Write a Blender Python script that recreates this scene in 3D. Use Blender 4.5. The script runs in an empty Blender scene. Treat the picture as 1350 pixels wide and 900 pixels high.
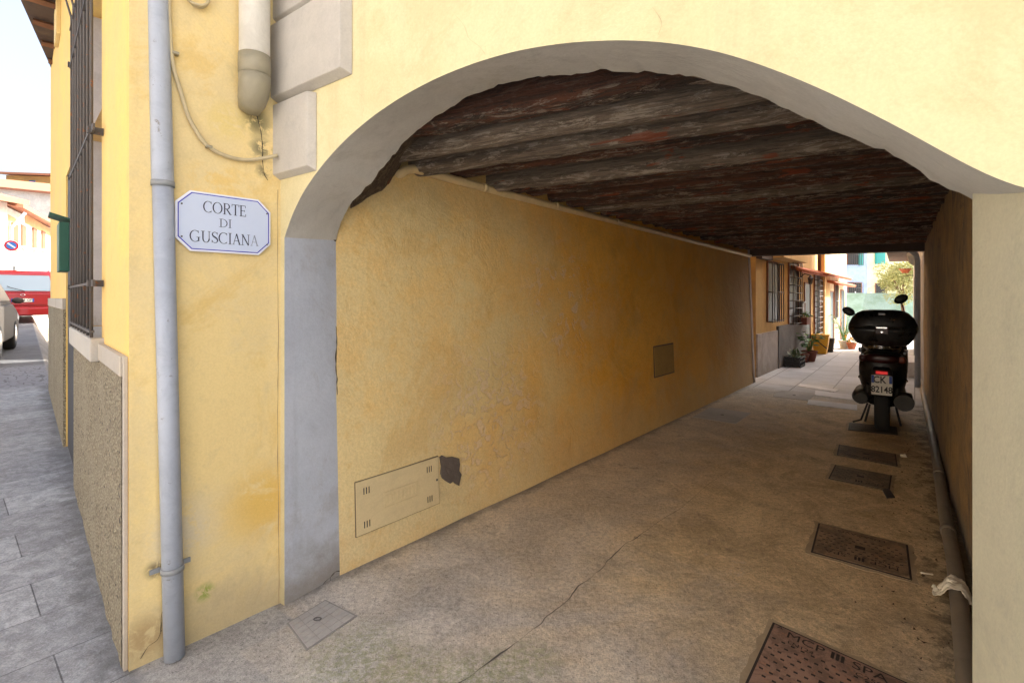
import bpy, bmesh, math, random
from mathutils import Vector, Matrix, noise
R = math.radians
random.seed(7)
sc = bpy.context.scene
C = bpy.context.collection
# ---------------------------------------------------------------- camera, world, sun, exposure
F, CX, HY, H = 637.0, 675.0, 392.0, 1.45      # focal length in photo pixels, centre column, horizon row, eye height
cam = bpy.data.cameras.new('camera'); co = bpy.data.objects.new('camera', cam); C.objects.link(co)
co.location = (0, 0, H); co.rotation_euler = (R(90), 0, 0)
cam.sensor_width = 36; cam.lens = 36 * F / 1350; cam.shift_y = (HY - 450) / 1350
cam.clip_start = 0.05; cam.clip_end = 2000
sc.camera = co
SUN = Vector((.98, .20, 0)).normalized(); EL = R(37)
sun_dir = Vector((SUN.x * math.cos(EL), SUN.y * math.cos(EL), math.sin(EL)))
w = bpy.data.worlds.new('World'); sc.world = w; w.use_nodes = True
nt = w.node_tree; bg = nt.nodes['Background']; sky = nt.nodes.new('ShaderNodeTexSky')
sky.sky_type = 'NISHITA'; sky.sun_disc = False; sky.sun_elevation = EL
sky.sun_rotation = math.atan2(SUN.x, SUN.y); sky.air_density = 1.0; sky.dust_density = 8; sky.ozone_density = 0.6
hs = nt.nodes.new('ShaderNodeHueSaturation'); hs.inputs['Saturation'].default_value = .72; hs.inputs['Value'].default_value = 1.25
nt.links.new(sky.outputs[0], hs.inputs['Color']); nt.links.new(hs.outputs[0], bg.inputs[0]); bg.inputs[1].default_value = 0.15
sl = bpy.data.lights.new('sun', 'SUN'); sl.energy = 5.0; sl.angle = R(.5); sl.color = (1, .95, .87)
so = bpy.data.objects.new('sun', sl); C.objects.link(so); so.rotation_euler = sun_dir.to_track_quat('Z', 'Y').to_euler()
so.location = (10, -5, 20)
vs = sc.view_settings; vs.view_transform = 'Standard'; vs.look = 'None'; vs.gamma = 1; vs.use_curve_mapping = False
vs.exposure = 1.65
try:
    sc.cycles.max_bounces = 12; sc.cycles.diffuse_bounces = 9; sc.cycles.use_denoising = True
except Exception: pass

# ---------------------------------------------------------------- geometry helpers
def gp(u, v, z=0.0):
    Y = (H - z) * F / (v - HY); return Vector(((u - CX) / F * Y, Y, z))
class Wall:                                   # a vertical plane: origin, direction along it, outward normal
    def __init__(s, P, d, side):              # side=+1: normal is to the right of d, -1: to the left
        s.P = Vector((P[0], P[1])); s.d = Vector((d[0], d[1])).normalized()
        s.n = Vector((s.d.y, -s.d.x)) * side; s.kb = 0.0
    def hit(s, u, v, off=0.0):
        z = 1.2; r = (u - CX) / F
        for _ in range(12 if s.kb else 1):
            P = s.P + s.n * (off - s.kb * z)
            k = (r * P.y - P.x) / (s.d.x - r * s.d.y); Y = P.y + s.d.y * k; z = H + (HY - v) / F * Y
        return k, z
    def S(s, u, off=0.0): return s.hit(u, 400, off)[0]
    def w(s, k, n, z):
        p = s.P + s.d * k + s.n * (n - s.kb * z); return Vector((p.x, p.y, z))
WLOC = {}
class MB:
    def __init__(s): s.v = []; s.f = []; s.sm = []; s.mi = []; s.cur = 0
    def add(s, vs_, fs, smooth=False):
        b = len(s.v); s.v += [Vector(p) for p in vs_]
        for f in fs: s.f.append([b + i for i in f]); s.sm.append(smooth); s.mi.append(s.cur)
        return s
    def hexa(s, p):                            # 8 points: bottom 4, top 4
        return s.add(p, [(0,3,2,1),(4,5,6,7),(0,1,5,4),(1,2,6,5),(2,3,7,6),(3,0,4,7)])
    def box(s, c, size, rz=0, M=None):
        hx, hy, hz = [a / 2 for a in size]; pts = []
        for z in (-hz, hz):
            for x, y in ((-hx,-hy),(hx,-hy),(hx,hy),(-hx,hy)):
                p = Vector((x, y, z))
                if M is not None: p = M @ p
                elif rz: p = Matrix.Rotation(rz, 3, 'Z') @ p
                pts.append(p + Vector(c))
        return s.hexa(pts)
    def wbox(s, W, s0, s1, n0, n1, z0, z1):
        return s.hexa([W.w(s0,n0,z0), W.w(s1,n0,z0), W.w(s1,n1,z0), W.w(s0,n1,z0),
                       W.w(s0,n0,z1), W.w(s1,n0,z1), W.w(s1,n1,z1), W.w(s0,n1,z1)])
    def prism(s, poly, map_, a, b):            # poly 2d, map_(x,y,depth)->world
        n = len(poly)
        vs_ = [map_(x, y, a) for x, y in poly] + [map_(x, y, b) for x, y in poly]
        fs = [tuple(range(n))[::-1], tuple(range(n, 2*n))] + [(i, (i+1)%n, n+(i+1)%n, n+i) for i in range(n)]
        return s.add(vs_, fs)
    def tube(s, pts, r, n=12, cap=True, smooth=True):
        pts = [Vector(p) for p in pts]; m = len(pts)
        rr = r if isinstance(r, (list, tuple)) else [r]*m
        vs_ = []; prev = None
        for i, p in enumerate(pts):
            t = (pts[min(i+1,m-1)] - pts[max(i-1,0)]).normalized()
            if prev is None:
                a = Vector((0,0,1)) if abs(t.z) < .9 else Vector((1,0,0))
                x = t.cross(a).normalized()
            else:
                x = (prev - t*prev.dot(t)).normalized()
            prev = x; y = t.cross(x)
            for k in range(n):
                a = 2*math.pi*k/n; vs_.append(p + (x*math.cos(a) + y*math.sin(a))*rr[i])
        fs = [(i*n+k, i*n+(k+1)%n, (i+1)*n+(k+1)%n, (i+1)*n+k) for i in range(m-1) for k in range(n)]
        b = len(s.f); s.add(vs_, fs, smooth)
        if cap:
            s.f.append([len(s.v)-m*n+k for k in range(n)][::-1]); s.sm.append(False); s.mi.append(s.cur)
            s.f.append([len(s.v)-n+k for k in range(n)]); s.sm.append(False); s.mi.append(s.cur)
        return s
    def lathe(s, prof, c, n=20, axis='Z', M=None, smooth=True):
        vs_ = []
        for r, h in prof:
            for k in range(n):
                a = 2*math.pi*k/n; p = Vector((r*math.cos(a), r*math.sin(a), h))
                if M is not None: p = M @ p
                vs_.append(p + Vector(c))
        m = len(prof)
        fs = [(i*n+k, i*n+(k+1)%n, (i+1)*n+(k+1)%n, (i+1)*n+k) for i in range(m-1) for k in range(n)]
        fs.append(tuple(range(n))[::-1]); fs.append(tuple((m-1)*n+k for k in range(n)))
        return s.add(vs_, fs, smooth)
    def build(s, name, mat, parent=None, bevel=0, seg=2, label=None):
        me = bpy.data.meshes.new(name)
        if parent is not None: o0 = WLOC[parent]
        else:
            xs = [p.x for p in s.v]; ys = [p.y for p in s.v]; zs = [p.z for p in s.v]
            o0 = Vector(((min(xs)+max(xs))/2, (min(ys)+max(ys))/2, min(zs)))
        me.from_pydata([p - o0 for p in s.v], [], s.f); me.update()
        bm = bmesh.new(); bm.from_mesh(me); bmesh.ops.recalc_face_normals(bm, faces=bm.faces); bm.to_mesh(me); bm.free()
        for i, p in enumerate(me.polygons): p.use_smooth = s.sm[i]; p.material_index = s.mi[i]
        o = bpy.data.objects.new(name, me); C.objects.link(o)
        for m_ in (mat if isinstance(mat, (list, tuple)) else [mat]): me.materials.append(m_)
        if parent is not None: o.parent = parent; WLOC[o] = o0
        else: o.location = o0; WLOC[o] = o0
        if bevel:
            b = o.modifiers.new('bevel', 'BEVEL'); b.width = bevel; b.segments = seg; b.limit_method = 'ANGLE'; b.angle_limit = R(35)
        if label: o['label'] = label
        return o
def tag(o, label=None, cat=None, group=None, kind=None):
    if label: o['label'] = label
    if cat: o['category'] = cat
    if group: o['group'] = group
    if kind: o['kind'] = kind
    return o
def thing(name, loc, label, cat, group=None):
    o = bpy.data.objects.new(name, None); C.objects.link(o); o.location = loc; o.empty_display_size = .1
    WLOC[o] = Vector(loc); return tag(o, label, cat, group)
def text_mb(mb, txt, size, map_, depth=0.0015, cx=0, cy=0, bold=0.0, align='CENTER', sx=1):
    cu = bpy.data.curves.new('t', 'FONT'); cu.body = txt; cu.size = size; cu.align_x = align; cu.align_y = 'CENTER'
    cu.resolution_u = 3; cu.offset = bold
    ob = bpy.data.objects.new('t', cu); C.objects.link(ob)
    dg = bpy.context.evaluated_depsgraph_get(); me = bpy.data.meshes.new_from_object(ob.evaluated_get(dg))
    mb.add([map_(cx + v.co.x*sx, cy + v.co.y, depth) for v in me.vertices], [tuple(p.vertices) for p in me.polygons])
    bpy.data.objects.remove(ob); bpy.data.curves.remove(cu); bpy.data.meshes.remove(me)

# ---------------------------------------------------------------- materials
def mat(name, col, rough=.8, metal=0.0, alpha=1, trans=0, emit=None, es=0, coat=0, spec=None):
    m = bpy.data.materials.new(name); m.use_nodes = True; b = m.node_tree.nodes['Principled BSDF']
    b.inputs['Base Color'].default_value = (*col, 1); b.inputs['Roughness'].default_value = rough
    b.inputs['Metallic'].default_value = metal
    if trans: b.inputs['Transmission Weight'].default_value = trans
    if coat: b.inputs['Coat Weight'].default_value = coat
    if spec is not None: b.inputs['Specular IOR Level'].default_value = spec
    if emit: b.inputs['Emission Color'].default_value = (*emit, 1); b.inputs['Emission Strength'].default_value = es
    return m
class N:                                       # small node-graph helper
    def __init__(s, m):
        s.m = m; s.t = m.node_tree; s.b = s.t.nodes['Principled BSDF']
        g = s.t.nodes.new('ShaderNodeNewGeometry'); s.pos = g.outputs['Position']; s.nrm = g.outputs['True Normal']
        sp = s.t.nodes.new('ShaderNodeSeparateXYZ'); s.l(s.pos, sp.inputs[0]); s.x, s.y, s.z = sp.outputs
    def l(s, a, b): s.t.links.new(a, b)
    def inp(s, sock, v):
        if isinstance(v, (int, float)): sock.default_value = v
        elif isinstance(v, (tuple, list)): sock.default_value = (*v, 1) if len(v) == 3 and sock.type == 'RGBA' else v
        else: s.l(v, sock)
    def math(s, op, a, b=0, clamp=False, c=None):
        n = s.t.nodes.new('ShaderNodeMath'); n.operation = op; n.use_clamp = clamp
        s.inp(n.inputs[0], a); s.inp(n.inputs[1], b)
        if c is not None: s.inp(n.inputs[2], c)
        return n.outputs[0]
    def noise(s, scale, detail=5, rough=.6, dist=0, vec=None, stretch=None, off=None):
        n = s.t.nodes.new('ShaderNodeTexNoise'); n.inputs['Scale'].default_value = scale
        n.inputs['Detail'].default_value = detail; n.inputs['Roughness'].default_value = rough; n.inputs['Distortion'].default_value = dist
        v = vec or s.pos
        if stretch or off:
            mp = s.t.nodes.new('ShaderNodeMapping'); s.l(v, mp.inputs[0])
            if stretch: mp.inputs['Scale'].default_value = stretch
            if off: mp.inputs['Location'].default_value = off
            v = mp.outputs[0]
        s.l(v, n.inputs['Vector']); return n.outputs['Fac']
    def vor(s, scale, feature='F1', vec=None, out='Distance'):
        n = s.t.nodes.new('ShaderNodeTexVoronoi'); n.feature = feature; n.inputs['Scale'].default_value = scale
        s.l(vec or s.pos, n.inputs['Vector']); return n.outputs[out]
    def ramp(s, v, lo, hi, a=0.0, b=1.0):
        n = s.t.nodes.new('ShaderNodeMapRange'); s.inp(n.inputs[0], v); n.inputs[1].default_value = lo; n.inputs[2].default_value = hi
        n.inputs[3].default_value = a; n.inputs[4].default_value = b; n.interpolation_type = 'SMOOTHSTEP'; return n.outputs[0]
    def mix(s, f, a, b, mode='MIX'):
        n = s.t.nodes.new('ShaderNodeMix'); n.data_type = 'RGBA'; n.blend_type = mode
        s.inp(n.inputs[0], f); s.inp(n.inputs[6], a); s.inp(n.inputs[7], b); return n.outputs[2]
    def rot(s, ang, loc=(0,0,0), scale=(1,1,1)):
        v = s.t.nodes.new('ShaderNodeMapping'); v.vector_type = 'TEXTURE'; v.inputs['Rotation'].default_value = (0,0,ang)
        v.inputs['Location'].default_value = loc; v.inputs['Scale'].default_value = scale; s.l(s.pos, v.inputs[0]); return v.outputs[0]
    def near(s, p, r, soft=.5):                # 1 close to point p, 0 beyond r
        n = s.t.nodes.new('ShaderNodeVectorMath'); n.operation = 'DISTANCE'; s.l(s.pos, n.inputs[0]); n.inputs[1].default_value = p
        return s.ramp(n.outputs['Value'], r*soft, r, 1, 0)
    def color(s, c): s.inp(s.b.inputs['Base Color'], c)
    def rough(s, c): s.inp(s.b.inputs['Roughness'], c)
    def bump(s, h, dist=.01, strength=1):
        n = s.t.nodes.new('ShaderNodeBump'); n.inputs['Distance'].default_value = dist; n.inputs['Strength'].default_value = strength
        s.l(h, n.inputs['Height']); s.l(n.outputs[0], s.b.inputs['Normal'])
def plaster(name, c, c2=None, stain=(.25,.2,.12), st=.35, bump=.006, scale=1.0, streak=.3, dirt=.4, flake=None, rough=.9, spots=None):
    m = mat(name, c, rough); n = N(m)
    c2 = c2 or tuple(x*.82 for x in c)
    a = n.noise(1.6*scale, 9, .72, .5); col = n.mix(n.ramp(a, .40, .60), c, c2)
    col = n.mix(n.ramp(n.noise(11, 6, .72, .3, off=(8,1,5)), .5, .74, 0, .5), col, tuple(x*.84 for x in c2))
    blot = n.ramp(n.noise(1.3*scale, 10, .76, .9, off=(3,7,1)), .52, .64, 0, st)
    col = n.mix(blot, col, stain)
    sk = n.ramp(n.noise(5, 4, .6, .1, stretch=(1.6,1.6,.12)), .55, .78, 0, streak)
    col = n.mix(sk, col, tuple(x*.62 for x in c))
    lo = n.math('MULTIPLY', n.ramp(n.math('ADD', n.z, n.ramp(n.noise(6,5,.7), 0, 1, -.15, .15)), .0, .32, 1, 0), dirt)
    col = n.mix(lo, col, (.22,.19,.15))
    if spots:
        for p, r, cc, th, scl in spots:
            col = n.mix(n.math('MULTIPLY', n.near(p, r, .15), n.ramp(n.noise(scl, 6, .7, .6, off=(p[0]*3,2,1)), th, th+.14, 0, .85)), col, cc)
    fine = n.ramp(n.noise(110, 3, .7), .3, .7, .955, 1.035)
    col = n.mix(1, col, fine, 'MULTIPLY')
    hb = n.math('ADD', n.math('MULTIPLY', n.noise(3.2*scale, 6, .62, .3), 1.6), n.math('MULTIPLY', n.noise(60, 4, .7), .16))
    if flake:
        p, r, th = flake
        fl = n.math('MULTIPLY', n.near(p, r), n.ramp(n.noise(9, 6, .62, 1.2, off=(1,2,3)), th, th+.03))
        col = n.mix(fl, col, (.62,.52,.42)); hb = n.math('SUBTRACT', hb, n.math('MULTIPLY', fl, .9))
    n.color(col); n.bump(hb, bump, 1); return m
M = {}
M['cream'] = plaster('cream_plaster', (.65,.58,.35), (.60,.53,.305), stain=(.55,.46,.25), st=.5, bump=.006, streak=.3, dirt=.3)
M['street_yellow'] = plaster('street_yellow_plaster', (.80,.55,.16), (.75,.51,.18), stain=(.66,.46,.2), st=.4, bump=.006, streak=.2, dirt=.4)
M['grey_plaster'] = plaster('grey_soffit_plaster', (.58,.565,.52), (.52,.505,.46), stain=(.42,.40,.34), st=.6, bump=.006, streak=.4, dirt=.1)
M['jamb'] = plaster('blue_grey_jamb_plaster', (.53,.57,.64), (.48,.52,.59), stain=(.38,.38,.40), st=.6, bump=.006, streak=.4, dirt=.8)
M['pier'] = plaster('pale_pier_plaster', (.60,.55,.38), (.54,.495,.345), stain=(.40,.38,.29), st=.5, bump=.006, streak=.5, dirt=.4)
M['border'] = plaster('dado_border_render', (.46,.41,.34), (.42,.38,.33), st=.3, bump=.004)
M['quoin'] = plaster('quoin_render', (.47,.445,.40), (.43,.405,.37), stain=(.48,.43,.36), st=.4, bump=.003, streak=.15, dirt=.1)
M['brown_wall'] = plaster('brown_passage_plaster', (.40,.26,.11), (.27,.19,.10), stain=(.14,.10,.07), st=.8, bump=.016, scale=2.2, streak=.6, dirt=.7)
M['alley_yellow'] = plaster('alley_yellow_plaster', (.62,.40,.15), (.56,.36,.14), st=.3, dirt=.3)
M['alley_cream'] = plaster('alley_cream_plaster', (.66,.54,.33), st=.2)
M['alley_grey'] = plaster('alley_grey_plaster', (.50,.47,.46), st=.4, dirt=.5)
M['alley_dark'] = plaster('dark_grey_dado', (.13,.13,.14), (.17,.17,.18), st=.3, dirt=.3)
M['white_wall'] = plaster('white_house_plaster', (.80,.76,.68), st=.2)
M['orange_wall'] = plaster('orange_house_plaster', (.72,.42,.20), st=.2)
M['blue_wall'] = plaster('blue_house_plaster', (.34,.44,.66), st=.15)
M['pale_yellow'] = plaster('pale_yellow_house_plaster', (.74,.68,.42), st=.15)

# tangents of the passage
L0 = gp(455, 755).xy; L1 = gp(993, 505).xy
LW = Wall(L0, L1 - L0, +1)                       # left wall of the passage
LLEN = (L1 - L0).length
R0 = Vector((3.069, 3.359)); R1 = Vector((4.47, 5.103))
RW = Wall(R0, R1 - R0, -1)                       # right wall of the passage
A0 = gp(375, 798).xy
AW = Wall(A0, (.8176, -.5755), +1)               # arch front plane (normal towards the street)
BK = gp(452, 755).xy
BW = Wall(BK, (.8176, -.5755), +1)               # arch back plane
C0 = gp(170, 885).xy; J0 = AW.P - AW.d*.035
_p = BW.w(*[BW.hit(443,316)[i] if i==0 else 0 for i in (0,1)], BW.hit(443,316)[1])
LW.kb = -((_p.xy - L0).dot(LW.n)) / _p.z
SW = Wall(C0, J0 - C0, +1); SLEN = (J0 - C0).length      # wall with the street sign
def _sp(u, v, Y=0): k, z = SW.hit(u, v); return tuple(SW.w(k, 0, z))
SPOTS = [(_sp(338,160), .10, (.10,.10,.05), .36, 18), (_sp(344,195), .07, (.12,.12,.07), .40, 22), (_sp(348,225), .05, (.16,.14,.08), .40, 22), (_sp(270,780), .05, (.22,.30,.03), .40, 30),
         (_sp(350,660), .24, (.68,.44,.10), .36, 6), (_sp(192,840), .12, (.38,.27,.13), .38, 16), (_sp(205,750), .05, (.10,.08,.05), .36, 25), (_sp(240,700), .18, (.62,.54,.38), .42, 8), (_sp(300,160), .13, (.66,.52,.20), .40, 12), (_sp(290,250), .2, (.70,.50,.18), .44, 9)]
M['ochre'] = plaster('ochre_plaster', (.74,.58,.27), (.68,.55,.29), stain=(.64,.44,.14), spots=SPOTS, st=.55, bump=.007, streak=.25, dirt=.45)
KR = -1.02
FW = Wall(C0, (KR, 1), -1)                       # street facade
TD = Vector((.64, .768)).normalized()

m = mat('passage_plaster', (.6,.42,.15), .88); n = N(m); M['passage'] = m
base = n.mix(n.ramp(n.noise(1.4, 9, .74, .6), .40, .62), (.90,.50,.085), (.84,.42,.05))
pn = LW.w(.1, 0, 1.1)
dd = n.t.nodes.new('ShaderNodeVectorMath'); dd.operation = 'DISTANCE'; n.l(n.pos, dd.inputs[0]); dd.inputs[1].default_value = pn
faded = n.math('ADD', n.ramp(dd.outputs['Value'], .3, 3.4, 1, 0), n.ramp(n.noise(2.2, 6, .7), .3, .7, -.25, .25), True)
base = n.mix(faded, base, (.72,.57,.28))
blot = n.ramp(n.noise(1.7, 8, .72, 1.0, off=(9,2,4)), .52, .64, 0, .3); base = n.mix(blot, base, (.60,.34,.08))
lowp = n.ramp(n.math('ADD', n.z, n.ramp(n.noise(3,5,.7), 0, 1, -.3, .3)), .05, .7, .45, 0); base = n.mix(lowp, base, (.66,.56,.34))
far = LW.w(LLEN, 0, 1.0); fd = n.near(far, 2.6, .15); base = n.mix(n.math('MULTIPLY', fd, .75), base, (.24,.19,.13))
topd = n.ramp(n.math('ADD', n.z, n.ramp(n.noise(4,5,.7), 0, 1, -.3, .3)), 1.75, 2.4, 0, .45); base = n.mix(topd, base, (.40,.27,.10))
def scuff(p, r, th, sc_, off):
    return n.math('MULTIPLY', n.near(p, r, .3), n.ramp(n.noise(sc_, 6, .6, 1.5, off=off), th, th+.04))
p1 = LW.hit(650, 545); p2 = LW.hit(740, 400); p3 = LW.hit(560,400)
s1 = scuff(LW.w(p1[0], 0, p1[1]), .75, .535, 11, (1,1,1)); s2 = scuff(LW.w(p2[0], 0, p2[1]), .7, .56, 9, (4,2,1))
sm = n.math('MAXIMUM', s1, s2); base = n.mix(n.math('MULTIPLY', sm, .5), base, (.74,.58,.42))
base = n.mix(1, base, n.ramp(n.noise(80, 3, .7), .3, .7, .9, 1.08), 'MULTIPLY')
hb = n.math('ADD', n.math('MULTIPLY', n.noise(3, 7, .66, .6), 1.6), n.math('MULTIPLY', n.noise(40, 4, .6), .15))
base = n.mix(n.ramp(n.noise(13, 7, .75, .4, off=(5,5,5)), .52, .72, 0, .35), base, (.62,.36,.09)); hb = n.math('SUBTRACT', hb, n.math('MULTIPLY', sm, .3))
n.color(base); n.bump(hb, .009, 1)

m = mat('roughcast', (.5,.45,.33), .95); n = N(m); M['roughcast'] = m
v_ = n.vor(75); nz = n.noise(60, 4, .7)
c = n.mix(n.ramp(v_, .15, .55), (.62,.55,.38), (.30,.25,.17)); c = n.mix(n.ramp(n.noise(2.5,5,.6), .4,.7,0,.6), c, (.44,.38,.27))
c = n.mix(n.ramp(n.noise(40,2,.5), .62,.66), c, (.12,.10,.08)); n.color(c)
n.bump(n.math('ADD', n.math('MULTIPLY', v_, -1.2), nz), .022, 1)

# ground: passage concrete, street slabs, alley paving in one sheet
def ground_mat():
    m = mat('ground_paving', (.3,.3,.3), .9); n = N(m)
    # signed distance in front of the arch line / left of the facade line
    def lin(W, off=0):  # distance along normal of wall W
        d_ = n.t.nodes.new('ShaderNodeVectorMath'); d_.operation = 'DOT_PRODUCT'; n.l(n.pos, d_.inputs[0]); d_.inputs[1].default_value = (W.n.x, W.n.y, 0)
        return n.math('SUBTRACT', d_.outputs['Value'], W.P.x*W.n.x + W.P.y*W.n.y + off)
    def along(P, d):
        d_ = n.t.nodes.new('ShaderNodeVectorMath'); d_.operation = 'DOT_PRODUCT'; n.l(n.pos, d_.inputs[0]); d_.inputs[1].default_value = (d.x, d.y, 0)
        return n.math('SUBTRACT', d_.outputs['Value'], P.x*d.x + P.y*d.y)
    # concrete
    cn = n.noise(1.7, 10, .76, .5); conc = n.mix(n.ramp(cn, .38, .62), (.56,.535,.50), (.38,.36,.335))
    agg = n.math('MULTIPLY', n.ramp(n.noise(170, 2, .7), .36, .62, .84, 1.12), n.math('MULTIPLY', n.ramp(n.noise(42, 5, .8), .36, .62, .78, 1.16), n.ramp(n.noise(75, 3, .6, off=(2,2,2)), .63, .67, 1, .45))); agg2 = n.ramp(n.vor(70), .05, .4, .88, 1.06)
    conc = n.mix(1, conc, agg, 'MULTIPLY'); conc = n.mix(1, conc, agg2, 'MULTIPLY')
    inn = along(L0, TD)
    tan = n.math('MULTIPLY', n.ramp(n.math('ADD', inn, n.ramp(n.noise(1.1,6,.65,.8), 0,1,-1.2,1.2)), -.9, 1.6), n.ramp(inn, 7.2, 5.8))
    tanc = n.mix(n.ramp(n.noise(2.6, 10, .78, .7), .38, .62), (.74,.56,.32), (.48,.35,.19))
    tanc = n.mix(1, tanc, agg, 'MULTIPLY')
    rt = lin(LW); rtm = n.ramp(n.math('ADD', rt, n.ramp(n.noise(1.5,5,.6),0,1,-.5,.5)), .4, 1.5)
    conc = n.mix(n.math('MULTIPLY', tan, n.ramp(rtm, 0, 1, .55, .95)), conc, tanc)
    drk = n.ramp(n.noise(4.2, 10, .8, .4, off=(5,5,0)), .54, .70, 0, .6); conc = n.mix(drk, conc, (.13,.11,.09)); conc = n.mix(n.ramp(n.noise(30, 3, .6, off=(6,1,0)), .68, .74, 0, .6), conc, (.10,.085,.07)); conc = n.mix(n.ramp(n.noise(1.9, 9, .8, .8, off=(2,8,0)), .60, .66, 0, .35), conc, (.60,.57,.52))
    # dirt at the foot of the right wall
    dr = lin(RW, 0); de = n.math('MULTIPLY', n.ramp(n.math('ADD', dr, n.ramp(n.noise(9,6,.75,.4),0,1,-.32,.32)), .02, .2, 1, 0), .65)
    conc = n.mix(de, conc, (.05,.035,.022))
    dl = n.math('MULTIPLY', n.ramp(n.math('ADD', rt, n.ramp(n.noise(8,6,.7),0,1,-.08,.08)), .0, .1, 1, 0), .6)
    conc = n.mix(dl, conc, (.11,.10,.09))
    # moss at the mouth
    for (u,v,r) in ((470,870,.33),(560,905,.3),(640,890,.2),(700,870,.18)):
        mo = n.math('MULTIPLY', n.near(gp(u,v), r, .2), n.ramp(n.noise(34,9,.85,.3), .44, .56, 0, .6)); conc = n.mix(mo, conc, (.25,.27,.12))
    # alley paving (pale stone)
    vr = n.rot(math.atan2(TD.y, TD.x))
    br = n.t.nodes.new('ShaderNodeTexBrick'); n.l(vr, br.inputs['Vector']); br.inputs['Scale'].default_value = 1
    br.inputs['Brick Width'].default_value = .9; br.inputs['Row Height'].default_value = .5; br.inputs['Mortar Size'].default_value = .008
    br.inputs['Color1'].default_value = (.56,.56,.575,1); br.inputs['Color2'].default_value = (.42,.425,.44,1); br.inputs['Mortar'].default_value = (.2,.2,.2,1)
    al = n.mix(n.ramp(n.noise(2.5,6,.7), .4,.7,0,.6), br.outputs['Color'], (.36,.355,.35))
    alm = n.ramp(n.math('ADD', inn, n.ramp(n.noise(2,6,.7),0,1,-.35,.35)), 6.9, 7.3)
    conc = n.mix(alm, conc, al)
    # street slabs
    vs2 = n.rot(math.atan2(TD.y, TD.x), loc=(.35,.12,0))
    b2 = n.t.nodes.new('ShaderNodeTexBrick'); n.l(vs2, b2.inputs['Vector']); b2.inputs['Scale'].default_value = 1
    b2.inputs['Brick Width'].default_value = 2.1; b2.inputs['Row Height'].default_value = .36; b2.inputs['Mortar Size'].default_value = .003
    b2.inputs['Mortar Smooth'].default_value = .3; b2.offset = .37; b2.inputs['Bias'].default_value = -.1
    b2.inputs['Color1'].default_value = (.30,.302,.315,1); b2.inputs['Color2'].default_value = (.44,.45,.465,1); b2.inputs['Mortar'].default_value = (.13,.13,.14,1)
    sl_ = n.mix(n.ramp(n.noise(2.2,7,.7,.6), .4,.7,0,.6), b2.outputs['Color'], (.30,.30,.305))
    sl_ = n.mix(n.ramp(n.noise(5,7,.75,.8,off=(3,3,0)), .56,.72,0,.5), sl_, (.17,.17,.18))
    sl_ = n.mix(1, sl_, n.math('MULTIPLY', n.ramp(n.noise(130,2,.6), .3,.7,.82,1.14), n.ramp(n.noise(13,9,.8,.5), .36,.64,.72,1.2)), 'MULTIPLY')
    ff = lin(FW); ffe = n.math('MULTIPLY', n.ramp(n.math('ADD', ff, n.ramp(n.noise(7,6,.75),0,1,-.16,.16)), .0,.16,1,0), .55)
    sl_ = n.mix(ffe, sl_, (.08,.075,.07))
    # far street: worn asphalt beyond the pavement
    fa = along(C0, FW.d); rd = n.ramp(n.math('ADD', fa, n.ramp(n.noise(1.5,4,.6),0,1,-.1,.1)), 7.1, 7.3)
    setts = n.vor(9, 'DISTANCE_TO_EDGE'); asp = n.mix(n.ramp(setts, .02, .08), (.12,.12,.125), (.25,.25,.27))
    asp = n.mix(n.ramp(fa, 9.2, 9.6), asp, n.mix(n.ramp(n.noise(1.2,6,.7),.4,.65), (.12,.12,.125), (.17,.17,.175)))
    sl_ = n.mix(rd, sl_, asp)
    # in front of the arch plane: slabs; boundary follows arch line and the sign wall
    mk = n.math('ADD', lin(AW, .27), n.ramp(n.noise(14,3,.6),0,1,-.008,.008))
    left = n.ramp(lin(FW, -.02), -.02, .02)
    front = n.math('MAXIMUM', n.ramp(mk, -.006, .006), left)
    sw = n.math('MULTIPLY', n.ramp(lin(AW, .02), 0, .02), n.ramp(along(AW.P, AW.d), .16, .12))
    front = n.math('MAXIMUM', front, sw)
    greyslab = n.mix(n.ramp(n.noise(2.6,7,.7), .35,.7), (.41,.40,.385), (.30,.29,.285))
    greyslab = n.mix(1, greyslab, agg, 'MULTIPLY')
    nearm = n.ramp(lin(FW, 0), -.05, .0)
    col = n.mix(front, conc, n.mix(nearm, greyslab, sl_))
    n.color(col); n.rough(n.ramp(n.noise(6,5,.7), .3,.7,.72,.95))
    h = n.math('ADD', n.math('MULTIPLY', n.noise(120,4,.75), .3), n.math('MULTIPLY', n.noise(9,6,.7), 1.2))
    h = n.math('SUBTRACT', h, n.math('MULTIPLY', n.math('MULTIPLY', b2.outputs['Fac'], nearm), .8))
    n.bump(h, .009, 1); return m
M['ground'] = ground_mat()

def metal_paint(name, col, rough=.5, rust=0, metal=.0, bump=.0015, rc=(.2,.07,.02)):
    m = mat(name, col, rough, metal); n = N(m)
    c = n.mix(n.ramp(n.noise(9,6,.7,.5), .35,.7,0,.55), col, tuple(x*.7 for x in col))
    if rust: c = n.mix(n.ramp(n.noise(26,6,.75), .62-.1*rust,.70-.1*rust), c, rc)
    n.color(c); n.bump(n.noise(60,4,.7), bump, 1); return m
M['pipe_grey'] = metal_paint('weathered_grey_pipe', (.37,.41,.49), .55, .02, bump=.001, rc=(.2,.19,.18))
M['pipe_band'] = metal_paint('pipe_band_metal', (.26,.28,.30), .5)
M['pipe_white'] = metal_paint('white_pipe', (.80,.78,.72), .4)
M['pipe_old'] = metal_paint('stained_pipe_end', (.30,.27,.19), .5)
M['cable'] = metal_paint('painted_cable', (.50,.42,.26), .6)
M['cream_pipe'] = metal_paint('cream_painted_pipe', (.74,.57,.30), .55)
M['iron'] = metal_paint('wrought_iron', (.09,.08,.075), .6, .4, .0)
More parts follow.
